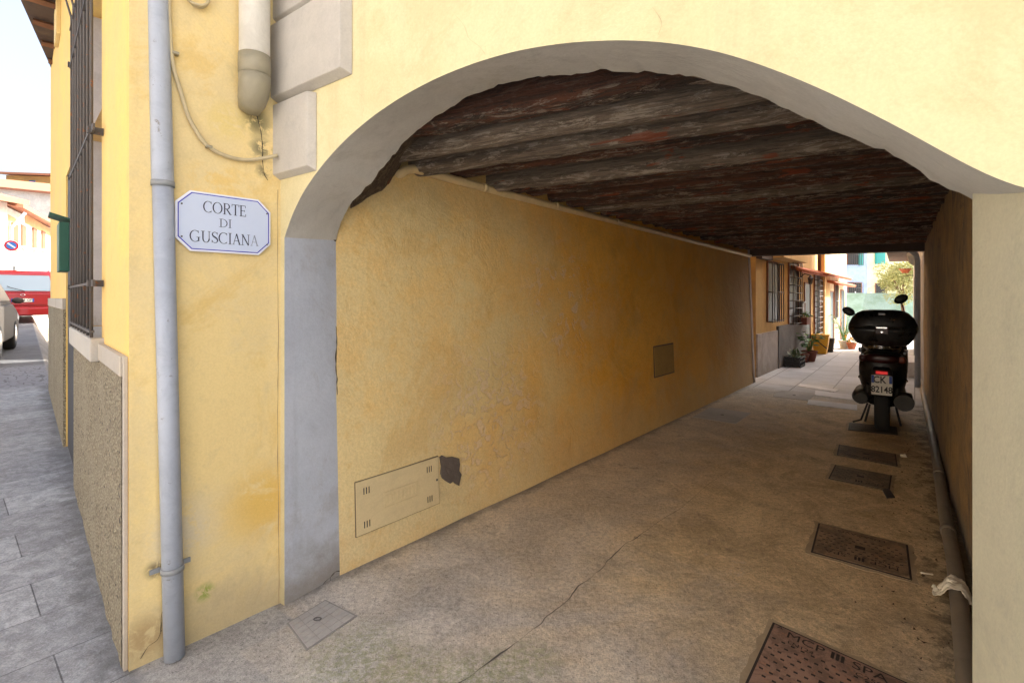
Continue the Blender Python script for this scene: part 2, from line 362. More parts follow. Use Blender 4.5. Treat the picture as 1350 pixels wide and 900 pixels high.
M['green_box'] = metal_paint('green_painted_metal', (.012,.09,.055), .45)
M['ground_pipe'] = metal_paint('grubby_grey_pipe', (.24,.20,.15), .6)
M['dark_gate'] = metal_paint('dark_gate_paint', (.04,.04,.045), .6)
M['black'] = mat('black_plastic', (.012,.012,.013), .45); M['black_gloss'] = mat('black_gloss_plastic', (.008,.008,.009), .38)
for k_, c_, d_ in (('black', (.012,.012,.013), (.05,.045,.04)), ('black_gloss', (.008,.008,.009), (.035,.03,.028))):
    n = N(M[k_]); dm = n.ramp(n.noise(14, 7, .75, .5), .48, .66, 0, .6); n.color(n.mix(dm, c_, d_)); n.rough(n.ramp(n.noise(9, 6, .7), .35, .65, .25, .6))
M['rubber'] = mat('rubber', (.02,.02,.02), .85); M['chrome'] = mat('chrome', (.6,.6,.6), .22, 1)
M['dark_metal'] = metal_paint('dirty_engine_metal', (.05,.046,.04), .6, .3, .3)
M['rim'] = mat('rim_metal', (.16,.16,.17), .4, .8)
M['red_lens'] = mat('dark_red_lens', (.035,.004,.004), .35); M['red_reflector'] = mat('red_reflector', (.75,.015,.015), .2, emit=(.9,.02,.02), es=.12)
M['orange_lens'] = mat('orange_lens', (.16,.03,.01), .35)
M['plate'] = mat('plate_white', (.72,.70,.62), .5); M['plate_blue'] = mat('plate_blue', (.02,.07,.35), .5); M['ink'] = mat('black_ink', (.01,.01,.012), .6)
M['glass'] = mat('dark_glass', (.03,.032,.035), .3, spec=.25)
M['screen'] = mat('clear_screen', (.6,.65,.65), .08); M['screen'].node_tree.nodes['Principled BSDF'].inputs['Alpha'].default_value = .10
M['car_red'] = mat('red_car_paint', (.27,.004,.007), .3, coat=.6); M['car_silver'] = mat('grey_beige_car_paint', (.085,.075,.065), .55, .0, spec=.2)
M['white_enamel'] = None
m = mat('sign_enamel', (.60,.66,.78), .35); n = N(m); n.color(n.mix(n.ramp(n.noise(7,6,.7), .4,.7,0,.35), (.53,.61,.78), (.45,.53,.72))); M['enamel'] = m
M['sign_edge'] = mat('sign_edge_enamel', (.74,.77,.86), .35)
M['sign_blue'] = mat('sign_blue_line', (.02,.02,.42), .4); M['sign_ink'] = mat('sign_ink', (.012,.015,.05), .5); M['sign_faded'] = mat('faded_sign_ink', (.22,.25,.33), .6)
M['mortar_gap'] = mat('hatch_gap_dirt', (.16,.12,.07), .95)
M['terracotta'] = metal_paint('terracotta', (.50,.15,.07), .8); M['dark_terracotta'] = metal_paint('dark_terracotta', (.16,.05,.035), .8)
M['yellow_bin'] = mat('yellow_plastic', (.80,.42,.02), .4); M['white_pot'] = metal_paint('white_pot_plastic', (.72,.70,.66), .6)
M['soil'] = mat('soil', (.05,.035,.02), .95); M['wood'] = metal_paint('brown_wood', (.16,.07,.035), .7)
M['teal_door'] = mat('dark_teal_door', (.02,.045,.055), .5); M['shutter_brown'] = mat('brown_shutter', (.22,.09,.05), .7)
M['teal'] = mat('teal_shutter', (.03,.32,.30), .6); M['leaf'] = None; M['tile'] = metal_paint('roof_tile', (.38,.16,.09), .85)
M['eave_wood'] = metal_paint('eave_dark_wood', (.09,.06,.05), .8)
M['paper'] = mat('crumpled_tissue', (.78,.72,.58), .9); M['patch'] = plaster('bare_mortar_patch', (.13,.105,.09), st=.2, bump=.012, dirt=0)
M['panel'] = plaster('painted_meter_door', (.66,.54,.31), (.63,.51,.29), st=.15, bump=.002, streak=.1, dirt=0)
M['panel_ochre'] = plaster('painted_small_hatch', (.46,.29,.08), st=.2, bump=.003, dirt=0)
def leaf_mat(name, c1, c2):
    m = mat(name, c1, .6); n = N(m); n.color(n.mix(n.ramp(n.noise(6,3,.6), .4,.6), c1, c2)); return m
M['leaf'] = leaf_mat('leaf_green', (.06,.16,.03), (.12,.26,.06)); M['olive'] = leaf_mat('olive_leaf', (.24,.26,.08), (.38,.38,.15)); M['agave'] = leaf_mat('agave_leaf', (.08,.13,.07), (.2,.25,.16))
M['stone_pale'] = plaster('pale_threshold_stone', (.78,.78,.80), (.66,.66,.68), st=.3, bump=.003, dirt=0)

def beam_mat(name, dark, red, pale, amt, seed):
    m = mat(name, dark, .9); n = N(m); ang = math.atan2(-.467, .884)
    v = n.rot(ang, loc=(seed,seed*.3,0)); st = (.2,1.5,1.5)
    a = n.noise(9, 8, .75, .5, vec=v, stretch=st); b = n.noise(20, 9, .8, .6, vec=v, stretch=(.3,1.2,1.2), off=(4,1,2)); c_ = n.noise(26, 7, .8, .6, vec=v, stretch=(.22,1,1), off=(1,9,2))
    col = n.mix(n.ramp(a, .44, .56), dark, red); col = n.mix(n.ramp(b, .56-amt, .61-amt), col, pale)
    side_shade = n.ramp(n.math('ADD', n.z, n.ramp(b, .3, .7, -.012, .012)), 2.262, 2.285, 0, .85); col = n.mix(side_shade, col, tuple(x*.6 for x in red))  # colour darkened above the bottom faces, imitating shade on sides and between beams
    gr = n.noise(60, 5, .7, .1, vec=v, stretch=(.06,1.3,1.3)); col = n.mix(n.ramp(gr, .46, .58, 0, .55), col, tuple(x*.45 for x in dark)); 
    col = n.mix(n.ramp(c_, .56, .64, 0, .8), col, tuple(x*.4 for x in dark)); 
    col = n.mix(n.ramp(n.noise(7,4,.6,.3,vec=v,stretch=(.3,1.2,1.2),off=(7,7,7)), .61, .65, 0, .7), col, (.42,.09,.03)); n.color(col)
    n.bump(n.math('ADD', n.math('MULTIPLY', b, 1.0), n.math('ADD', n.math('MULTIPLY', c_, .6), n.math('MULTIPLY', gr, .7))), .05, 1); return m
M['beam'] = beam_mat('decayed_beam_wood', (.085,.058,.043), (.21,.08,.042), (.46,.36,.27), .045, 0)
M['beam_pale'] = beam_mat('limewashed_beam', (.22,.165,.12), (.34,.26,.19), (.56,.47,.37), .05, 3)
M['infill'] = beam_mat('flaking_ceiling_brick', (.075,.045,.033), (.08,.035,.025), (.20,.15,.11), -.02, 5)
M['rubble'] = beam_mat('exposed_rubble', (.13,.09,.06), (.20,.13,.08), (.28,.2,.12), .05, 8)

# ---------------------------------------------------------------- ground
def street_z(x, y):
    k = (Vector((x, y)) - C0).dot(FW.d) ; return .0315 * max(0, k - .6) if k < 40 else .0315*39.4
def smooth_street_z(x, y):
    q = (Vector((x, y)) - C0).dot(FW.n)
    f = min(1, max(0, (q + .35) / .30)) if q < 0 else 1.0
    return street_z(x, y) * f
mb = MB()
# u axis along FW.d (street), v axis along FW.n (away from the building)
ks = [-300,-120,-50,-20,-8,-4,-2,-1,0] + [i*.5 for i in range(1, 41)] + [22,25,30,36,40,60,120,300]
qs = [-300,-120,-50,-25,-12,-6,-3,-1.5,-.8,-.35,-.2,-.05,.0,.3,.8,1.5,3,5,8,12,20,50,120,300]
vv = [];
for k in ks:
    for q in qs:
        p = C0 + FW.d*k + FW.n*q; vv.append((p.x, p.y, smooth_street_z(p.x, p.y)))
nq = len(qs); ff = [(i*nq+j, (i+1)*nq+j, (i+1)*nq+j+1, i*nq+j+1) for i in range(len(ks)-1) for j in range(nq-1)]
mb.add(vv, ff, True); tag(mb.build('ground', M['ground']), kind='structure')

# ---------------------------------------------------------------- the arch house
TOP = 4.62
house = thing('arch_house', (C0.x, C0.y, 0), 'yellow plastered corner house pierced by a grey rimmed archway over the passage', 'building')
# arch front curve
fpix = [(375,313),(384,285),(400,252),(425,217),(455,184),(490,154),(530,127),(575,103),(625,83),(680,67),(740,57),(790,53.5),(830,53),(870,55),(915,61),(960,71),(1005,86),(1050,103),(1100,125),(1150,150),(1209,180),(1245,202),(1282,221.5),(1316,239),(1350,254)]
fc = [AW.hit(u, v) for u, v in fpix]
fc = [(0.0, fc[0][1])] + fc[1:] + [(2.53, 1.612), (2.66, 1.585), (2.9, 1.57)]
bpix = [(443,316),(446,303),(451,290),(458,276),(461,271),(466,263),(475,257),(481,248),(492,238),(500,226),(509,216),(516,207),(526,196),(533,187),(541,180),(556,168),(570,157),(586,147),(600,139),(616,127),(640,119),(665,110),(700,103),(712,101),(745,98),(772,97),(786,93),(797,91),(806,94),(840,95),(885,97),(925,104),(960,113),(1000,127),(1016,132),(1020,137),(1045,147),(1090,168),(1140,190),(1172,202),(1186,208),(1190,212),(1222,232),(1240,244),(1262,254),(1282,265),(1321,287)]
bc = [BW.hit(u, v) for u, v in bpix]
bc = [(bc[0][0], bc[0][1])] + bc[1:] + [(2.62, 1.60), (2.9, 1.57)]
def resample(c, n):
    L = [0]
    for a, b in zip(c, c[1:]): L.append(L[-1] + math.hypot(b[0]-a[0], b[1]-a[1]))
    out = []
    for i in range(n+1):
        t = L[-1]*i/n; j = max(k for k in range(len(L)) if L[k] <= t + 1e-9); j = min(j, len(c)-2)
        f = (t - L[j])/(L[j+1]-L[j]); out.append((c[j][0]+(c[j+1][0]-c[j][0])*f, c[j][1]+(c[j+1][1]-c[j][1])*f))
    return out
def smooth_curve(c, it):
    for _ in range(it): c = [c[0]] + [((a[0]+2*b[0]+d[0])/4, (a[1]+2*b[1]+d[1])/4) for a, b, d in zip(c, c[1:], c[2:])] + [c[-1]]
    return c
NN = 140
fr = smooth_curve(resample(fc, NN), 10); br_ = resample(bc, NN)
br_ = [(x, z + .004*noise.noise(Vector((x*30, z*30, 1))) + (.008*noise.noise(Vector((x*90, z*40, 4))) )) for x, z in br_]
RTE = 7.0
mb = MB()
vs_ = []; fs = []
for (t, z) in fr: vs_ += [AW.w(t, 0, z), AW.w(t, 0, TOP)]
fs += [(2*i, 2*i+2, 2*i+3, 2*i+1) for i in range(NN)]
mb.add(vs_, fs)
mb.add([AW.w(-.035,0,0), AW.w(0,0,0), AW.w(0,0,TOP), AW.w(-.035,0,TOP)], [(0,1,2,3)])
te, ze = fr[-1]
mb.add([AW.w(te,0,0), AW.w(RTE,0,0), AW.w(RTE,0,TOP), AW.w(te,0,TOP)], [(0,1,2,3)])
mb.build('arch_wall', M['cream'], house)
mb = MB(); vs_ = []; fs = []; K = 6
for (a, b) in zip(fr, br_):
    pa = AW.w(a[0], 0, a[1]); pb = BW.w(b[0], 0, b[1])
    for k in range(K+1): vs_.append(pa.lerp(pb, k/K))
fs = [(i*(K+1)+k, i*(K+1)+k+1, (i+1)*(K+1)+k+1, (i+1)*(K+1)+k) for i in range(NN) for k in range(K)]
mb.add(vs_, fs, True)
# back face of the arch ring, up to the ceiling
vs_ = []
for (t, z) in br_: vs_ += [BW.w(t, 0, z), BW.w(t, -.02, max(2.55, z+.1))]
mb.add(vs_, [(2*i, 2*i+2, 2*i+3, 2*i+1) for i in range(NN)])
mb.build('arch_soffit', M['grey_plaster'], house)
# left jamb
mb = MB(); zj = fr[0][1]; zb = br_[0][1]
vs_ = []
for j in range(25):
    pa = AW.w(0,0,zj*j/24); pb = BW.w(br_[0][0]*j/24,0,zb*j/24)
    for k in range(7): vs_.append(pa.lerp(pb,k/6))
mb.add(vs_, [(j*7+k, j*7+k+1, (j+1)*7+k+1, (j+1)*7+k) for j in range(24) for k in range(6)], True)
mb.build('arch_jamb', M['jamb'], house)
# chipped plaster at the foot of the jamb
mb = MB()
jd = (BW.w(0,0,0) - AW.w(0,0,0)); jn = Vector((jd.y, -jd.x, 0)).normalized()
def jm(x, y, d): return AW.w(0,0,0) + jd*x + jn*d + Vector((0,0,y))
# right pier: back corner seen at column 1282, front corner at column 1321
bcx = Vector((.953*1.10, 1.10)); fcx = Vector((1.09*.855, .855)); far_r = fcx + AW.d*1.6; back_r = bcx + AW.d*1.6
mb = MB(); pts = [(back_r.x, back_r.y), (bcx.x, bcx.y)]
for k in range(1, 9):
    a = k/9; q0 = fcx + (bcx - fcx)*.10; q1 = fcx + AW.d*.02
    p = q0*(1-a)**2 + fcx*2*a*(1-a) + q1*a*a; pts.append((p.x, p.y))
pts += [(far_r.x, far_r.y)]
mb.prism(pts, lambda x, y, d: Vector((x, y, d)), 0, 1.95); mb.build('arch_pier', M['pier'], house)
# sign wall
def wall_grid(mb, W, s0, s1, z0, z1, ns, nz, amp=.004, nofs=0, fr_=3.0):
    vs_ = []
    for j in range(nz+1):
        for i in range(ns+1):
            s = s0+(s1-s0)*i/ns; z = z0+(z1-z0)*j/nz; edge = 0 if i in (0, ns) else 1
            vs_.append(W.w(s, nofs + edge*amp*noise.noise(Vector((s*fr_, z*fr_, nofs*7+W.P.x))), z))
    mb.add(vs_, [(j*(ns+1)+i, j*(ns+1)+i+1, (j+1)*(ns+1)+i+1, (j+1)*(ns+1)+i) for j in range(nz) for i in range(ns)], True)
    return mb
mb = MB(); wall_grid(mb, SW, 0, SLEN, 0, TOP, 14, 60, .006); mb.build('sign_wall', M['ochre'], house)
# street facade with window and gate openings
sWin0, sWin1 = .88, 2.16
sG0, sG1 = 2.42, 3.60
sEnd = FW.S(66.5)
zc = 1.20
mb = MB()
def fbox(s0, s1, z0, z1): mb.wbox(FW, s0, s1, -.30, 0, z0, z1)
wall_grid(mb, FW, 0, sWin0, 0, TOP, 10, 50, .003)
mb.wbox(FW, sWin0-.002, sWin0, -.3, 0, zc, TOP); 
mb.add([FW.w(sWin0,0,3.45), FW.w(sG0,0,3.45), FW.w(sG0,0,TOP), FW.w(sWin0,0,TOP)], [(0,1,2,3)])
fbox(sWin0, sWin1, 3.45, 3.6)
fbox(sWin1, sG0, 0, 3.45)
mb.wbox(FW, sG0, sG1, -.3, 0, 2.55, TOP)
mb.wbox(FW, sG1, sEnd, -5, 0, 0, TOP)
mb.build('street_wall', M['street_yellow'], house)
# roughcast dado and its smooth border
mb = MB(); wall_grid(mb, FW, .04, sG0, -.05, zc-.06, 40, 24, .006, .018, 9)
mb.wbox(FW, .04, sG0, 0, .010, -.05, zc-.06); mb.build('roughcast_dado', M['roughcast'], house)
mb = MB(); mb.wbox(FW, sG1, sEnd, 0, .02, 0, 1.34); mb.build('roughcast_dado', M['roughcast'], house)
for a_ in ((.012,.040,0,.016,0,zc+.02),(.042,sWin0-.05,0,.024,zc-.06,zc+.02),(sG1,sEnd,0,.026,1.34,1.44)): MB().wbox(FW, *a_).build('dado_border', M['border'], house, bevel=.004)
mb = MB(); mb.wbox(FW, sG0, sG1, -.06, -.012, 0, 2.55)
g = mb.build('gate', M['dark_gate'], house)
mb = MB(); mb.wbox(FW, sG0+.08, sG0+.12, -.012, .02, 1.2, 1.35); mb.build('handle', M['chrome'], g)
# window
mb = MB(); mb.wbox(FW, sWin0, sWin1, -.24, -.20, zc, 3.45)
win = mb.build('window', M['alley_grey'], house)
mb = MB()
for s0, s1, z0, z1 in ((sWin0,sWin0+.07,zc,3.45),(sWin1-.07,sWin1,zc,3.45),((sWin0+sWin1)/2-.04,(sWin0+sWin1)/2+.04,zc,3.45),(sWin0,sWin1,zc,zc+.08),(sWin0,sWin1,3.37,3.45)):
    mb.wbox(FW, s0, s1, -.20, -.155, z0, z1)
mb.build('frame', M['quoin'], win)
for a_, b_ in ((sWin1-.012, sWin1-.002), (sWin0+.002, sWin0+.014)): MB().wbox(FW, a_, b_, -.2, -.005, zc+.05, 3.44).build('reveal', M['alley_grey'], win)
mb = MB(); mb.wbox(FW, sWin0-.10, sWin1+.03, -.2, .055, 1.13, 1.245); mb.build('sill', M['quoin'], win, bevel=.008)
mb = MB()
go = .045
nb = 8; g0, g1 = sWin0-.06, sWin1-.02
for i in range(nb):
    s = g0+(g1-g0)*i/(nb-1)
    mb.tube([FW.w(s,go,1.25), FW.w(s,go,3.2), FW.w(s,go,3.38), FW.w(s,go+.03,3.50), FW.w(s,go+.06,3.56)], [.007,.007,.007,.006,.002], 8)
for z in (1.28, 1.52, 2.28, 3.04, 3.30):
    mb.wbox(FW, g0-.02, g1+.02, go-.010, go+.010, z-.006, z+.006)
for z in (1.52, 2.28, 3.06):
    for s in (g0-.02, g1+.02): mb.wbox(FW, s-.012, s+.012, -.02, go+.018, z-.016, z+.016)
for z in (1.52, 2.28, 3.06): mb.wbox(FW, g0-.10, g0, go-.006, go+.004, z-.016, z+.016)
mb.build('grille', M['iron'], win)
# passage walls and ceiling
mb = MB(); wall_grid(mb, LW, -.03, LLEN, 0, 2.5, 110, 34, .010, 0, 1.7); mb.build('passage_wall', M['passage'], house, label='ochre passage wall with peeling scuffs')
sR0 = RW.S(1410); sRE = (7.5 - R0.y)/RW.d.y
mb = MB(); wall_grid(mb, RW, sR0, sRE, 0, 2.5, 90, 30, .018, 0, 2.6); mb.build('passage_wall', M['brown_wall'], house, label='brown grimy passage wall')
# end pilaster of the left wall
mb = MB(); mb.wbox(LW, LLEN, LLEN+.10, -.5, .012, 0, 2.55); mb.build('pilaster', M['alley_grey'], house, bevel=.01)
# ceiling infill and beams: they run parallel to the arch
BD = Vector((.884,-.467)).normalized(); TN = LW.d
def ceil_pt(s, x, z):      # s along left wall, x across (parallel to arch)
    p = LW.P + LW.d*s + BD*x; return Vector((p.x, p.y, z))
nsb, nx = 150, 60; vs_ = []
for i in range(nsb+1):
    s = -.75 + (LLEN+1.6)*i/nsb
    for j in range(nx+1):
        x = -.12 + 3.5*j/nx
        z = 2.405 + .022*noise.fractal(Vector((s*9, x*5, 2)), 1, 2.2, 4) + .035*abs(math.sin(s*math.pi/.46+.4))
        p_ = ceil_pt(s, x, z); q_ = (p_.xy - BW.P).dot(-BW.n)
        if q_ < .02: p_ -= Vector((BW.n.x, BW.n.y, 0))*(.02-q_)
        vs_.append(p_)
mb = MB(); mb.add(vs_, [(i*(nx+1)+j, i*(nx+1)+j+1, (i+1)*(nx+1)+j+1, (i+1)*(nx+1)+j) for i in range(nsb) for j in range(nx)], True)
mb.build('ceiling_infill', M['infill'], house)
def ceil_s(u, v, z):
    Y = (z-H)*F/(HY-v); p = Vector(((u-CX)/F*Y, Y)) - LW.P
    det = LW.d.x*BD.y - LW.d.y*BD.x; return (p.x*BD.y - p.y*BD.x)/det
def beam(s0, wd, zb, mt, amp=.010, rnd=False, lab=None, hgt=.20):
    nxx = 130; prof = []
    x0 = -.10
    while (Vector(LW.P + LW.d*s0 + BD*x0) - BW.P).dot(-BW.n) < wd*.6+.005: x0 += .01
    x0 = max(-.10, x0 - (0 if x0 > -.1 else 0)); x1 = 3.3
    if rnd:
        for k in range(13): a = math.pi*k/12; prof.append((-wd/2*math.cos(a), -.045*math.sin(a)))
        prof = [(-wd/2, .12)] + prof + [(wd/2, .12)]
    else:
        prof = [(-wd/2,.20),(-wd/2,.12),(-wd/2,.05),(-wd/2+.004,.008),(-wd/2+.03,0),(-wd/6,-.003),(wd/6,.0),(wd/2-.03,0),(wd/2-.004,.010),(wd/2,.05),(wd/2,.12),(wd/2,.20)]
    n_ = len(prof); vs_ = []
    sd = random.uniform(0, 50)
    for j in range(nxx+1):
        x = x0 + (x1-x0)*j/nxx
        dz = .008*noise.noise(Vector((x*1.1, sd, 0))); dsh = .012*noise.noise(Vector((x*.9, sd, 5)))
        for k, (a, b) in enumerate(prof):
            q = Vector((x*6, a*34+sd, b*34)); e = noise.fractal(q, .8, 2.1, 6)
            ed = amp*e
            chip = max(0, noise.noise(Vector((x*3.4, a*14+sd, 9)))-.2)*amp*4
            vs_.append(ceil_pt(s0 + a + dsh + ed*.6, x, zb + .022 + b + dz + ed + chip))
    mb = MB(); mb.add(vs_, [(j*n_+k, j*n_+k+1, (j+1)*n_+k+1, (j+1)*n_+k) for j in range(nxx) for k in range(n_-1)], True)
    return mb.build('ceiling_beam', mt, house, label=lab)
b1 = ceil_s(600, 193, 2.24); b2 = ceil_s(600, 217, 2.24); b3 = ceil_s(690, 243, 2.24)
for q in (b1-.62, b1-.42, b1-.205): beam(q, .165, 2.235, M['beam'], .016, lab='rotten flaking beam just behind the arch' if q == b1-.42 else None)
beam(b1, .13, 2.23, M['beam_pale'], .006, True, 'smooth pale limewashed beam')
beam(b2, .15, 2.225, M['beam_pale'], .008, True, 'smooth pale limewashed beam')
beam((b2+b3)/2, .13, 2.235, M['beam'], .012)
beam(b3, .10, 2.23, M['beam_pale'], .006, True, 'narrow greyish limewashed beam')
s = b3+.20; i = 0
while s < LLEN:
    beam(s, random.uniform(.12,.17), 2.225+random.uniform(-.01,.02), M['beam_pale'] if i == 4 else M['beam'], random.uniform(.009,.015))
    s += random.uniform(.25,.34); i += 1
# lintel at the far end
mb = MB(); eL = LW.w(LLEN+.05, -.4, 0); eR = RW.w(sRE, -.4, 0); dE = (eR-eL).normalized(); nE = Vector((-dE.y, dE.x, 0))
pts = [eL-nE*.05, eR-nE*.05, eR+nE*.18, eL+nE*.18]
mb.hexa([Vector((p.x,p.y,2.165)) for p in pts]+[Vector((p.x,p.y,2.55)) for p in pts]); mb.build('end_lintel', M['eave_wood'], house)
# body above the passage (closes the volume, carries the roof)
body_back = [LW.w(LLEN+.1,-5,0), LW.w(LLEN+.1,0,0), RW.w(sRE,0,0), RW.w(sRE,-4,0)]
mb = MB()
up = [AW.w(-.035,-.05,0), AW.w(RTE,-.05,0), RW.w(sRE,-4.2,0), RW.w(sRE,0,0), LW.w(LLEN+.1,0,0), FW.w(sEnd,-5,0), FW.w(sEnd,-.01,0), FW.w(0.02,-.05,0)]
n_ = len(up); mb.add([Vector((p.x,p.y,2.56)) for p in up]+[Vector((p.x,p.y,TOP)) for p in up], [(i,(i+1)%n_,n_+(i+1)%n_,n_+i) for i in range(2,6)]+[tuple(range(n_)), tuple(range(n_,2*n_))])
mb.build('upper_storey', M['alley_yellow'], house)
# solid ground-floor room on the right of the passage
mb = MB(); mb.add([RW.w(sRE,-.005,0), RW.w(sRE,-4.2,0), RW.w(sRE,-4.2,2.56), RW.w(sRE,-.005,2.56)], [(0,1,2,3)]); mb.build('back_wall', M['alley_grey'], house)
# rubble behind the arch, left shoulder
mb = MB()
rp = []
for i, (u, v) in enumerate([(461,275),(477,266),(489,257),(503,251),(512,243),(520,230),(527,219),(533,208),(538,196),(545,183)]):
    rp.append((u, v))
vs_ = []; nr = 30; nc = 10
def interp(pl, t):
    x = t*(len(pl)-1); i = min(int(x), len(pl)-2); f = x-i; return (pl[i][0]*(1-f)+pl[i+1][0]*f, pl[i][1]*(1-f)+pl[i+1][1]*f)
for i in range(nr+1):
    t = i/nr; j = int(len(br_)*.0) ; lo = interp(rp, t); s_, z_ = LW.hit(*lo)
    bi = min(range(len(br_)), key=lambda q: abs(br_[q][1]-z_ - .02) if q < NN*.4 else 9)
    pb = BW.w(br_[bi][0]-.03, .02, br_[bi][1]+.04); pl = LW.w(s_, .008, z_)
    for k in range(nc+1):
        f = k/nc; p = pb.lerp(pl, f); e = noise.fractal(p*11, .9, 2.1, 4); p = p + Vector((.02*e, -.01*e, .025*e)) ; vs_.append(p)
mb.add(vs_, [(i*(nc+1)+k, i*(nc+1)+k+1, (i+1)*(nc+1)+k+1, (i+1)*(nc+1)+k) for i in range(nr) for k in range(nc)], True)
mb.build('exposed_rubble', M['rubble'], house)
# quoins
def quoin(t0, t1, z0, z1, o=.035, b=.022):
    mb = MB(); P = []
    for n_, i in ((0.001, 0), (o-.0, 1)):
        d = 0 if i == 0 else b
        P += [AW.w(t0, n_, z0+d), AW.w(t1-d, n_, z0+d), AW.w(t1-d, n_, z1), AW.w(t0, n_, z1)]
    mb.add(P, [(0,1,5,4),(1,2,6,5),(2,3,7,6),(3,0,4,7),(4,5,6,7),(3,2,1,0)])
    return mb.build('quoin', M['quoin'], house, bevel=.004)
quoin(-.115, .262, 2.005, 2.352); quoin(-.115, .512, 2.362, 2.722, .045); quoin(-.115, .262, 2.735, 3.07); quoin(-.115, .512, 3.08, 3.42, .045)
def wall_crack(W, pix, wd_, off, mt, nm='plaster_crack'):
    P = []
    for u, v in pix: k, z = W.hit(u, v, off); P.append(W.w(k, off, z))
    P = catmull(P, 6); vs_ = []; dv = Vector((W.d.x, W.d.y, 0))
    for i, p in enumerate(P):
        w_ = wd_*(.45+abs(noise.noise(p*23))*1.4); j_ = wd_*1.6*noise.noise(p*31+Vector((5,5,5))); t_ = (P[min(i+1,len(P)-1)]-P[max(i-1,0)]).normalized()
        sd_ = t_.cross(Vector((W.n.x, W.n.y, 0))).normalized(); vs_ += [p+sd_*(w_+j_), p-sd_*(w_-j_)]
    mb = MB(); mb.add(vs_, [(2*i,2*i+1,2*i+3,2*i+2) for i in range(len(P)-1)]); return mb.build(nm, mt, house)
def catmull(p, n=5):
    out = []
    for i in range(len(p)-1):
        a, b, c_, d = p[max(i-1,0)], p[i], p[i+1], p[min(i+2,len(p)-1)]
        for k in range(n):
            t_ = k/n; out.append(.5*((2*b)+(c_-a)*t_+(2*a-5*b+4*c_-d)*t_**2+(3*b-a-3*c_+d)*t_**3))
    return out+[p[-1]]
M['crack'] = mat('crack_dirt', (.06,.05,.035), .95)
wall_crack(SW, [(339,152),(343,170),(346,190),(346,210),(348,228),(353,238)], .002, .008, M['crack'])
wall_crack(SW, [(366,250),(366,340),(367,450),(366,560),(367,680),(368,760),(367,795)], .0016, .004, mat('joint_dirt', (.30,.21,.11), .95))
wall_crack(SW, [(212,832),(214,800),(218,780)], .0015, .008, M['crack']); wall_crack(SW, [(185,868),(195,852),(207,843),(213,830)], .0012, .008, M['crack'])
M['hair'] = mat('hairline_crack', (.48,.41,.25), .95)
for pix in ([(600,20),(612,34),(618,50),(632,62),(640,72)],[(470,120),(480,132),(478,150)],[(860,10),(872,28),(868,46)]):
    wall_crack(AW, pix, .0007, .003, M['hair'])
JW = Wall(AW.w(0,0,0).xy, (BW.w(0,0,0)-AW.w(0,0,0)).xy, +1)
wall_crack(JW, [(421,783),(423,775),(429,766),(436,760),(441,755)], .0018, .004, M['crack'])
wall_crack(JW, [(436,768),(436,760),(441,754),(448,752),(452,755)], .0022, .004, M['crack'])
wall_crack(JW, [(443,430),(444,450),(443,475),(444,500),(445,520)], .0035, .004, M['crack'])
wall_crack(JW, [(440,316),(442,318),(443.2,316)], .003, .004, M['crack'])
# roof with deep eaves
mb = MB(); ez = 4.5
e1 = gp(70, 97, 0); 
def ray_z(u, v, z): Y = (z-H)*F/(HY-v); return Vector(((u-CX)/F*Y, Y, z))
pA = ray_z(70.5, 97, ez); pB = ray_z(27, 0, ez); dd_ = (pB-pA); pC = pB + dd_*1.2
inn = [FW.w(-.2,-.6,ez), FW.w(sEnd,-.6,ez)]
poly = [pA, pB, pC, AW.w(.5,.30,ez), AW.w(RTE,.35,ez), RW.w(sRE,-4.4,ez), RW.w(sRE+.2,.3,ez), LW.w(LLEN+.3,.1,ez), FW.w(sEnd,-5,ez)]
mb.prism([(p.x,p.y) for p in poly], lambda x,y,d: Vector((x,y,d)), ez, ez+.06)
rf = mb.build('roof', M['eave_wood'], house)
for k in range(9):
    q = pA.lerp(pC, k/8); t = FW.S(25+600); s_ = (Vector((q.x,q.y))-FW.P).dot(FW.d)
    a = FW.w(s_, -.1, ez-.04); b_ = Vector((q.x,q.y,ez-.04)).lerp(a, .12); MB().tube([a, b_], .035, 4, smooth=False).build('rafter', M['wood'], rf)
mb = MB(); cen = Vector((2.5,5,ez+1.5))
mb.add([Vector((p.x,p.y,ez+.064)) for p in poly]+[cen], [(i,(i+1)%len(poly),len(poly)) for i in range(len(poly))]); mb.build('roof_tiles', M['tile'], rf)
# upper sill stub on the street side
mb = MB(); k, z = FW.hit(76, 70); mb.wbox(FW, FW.S(80), FW.S(77), 0, .035, z, z+.55); mb.build('sill_bracket', M['ochre'], house, bevel=.004)

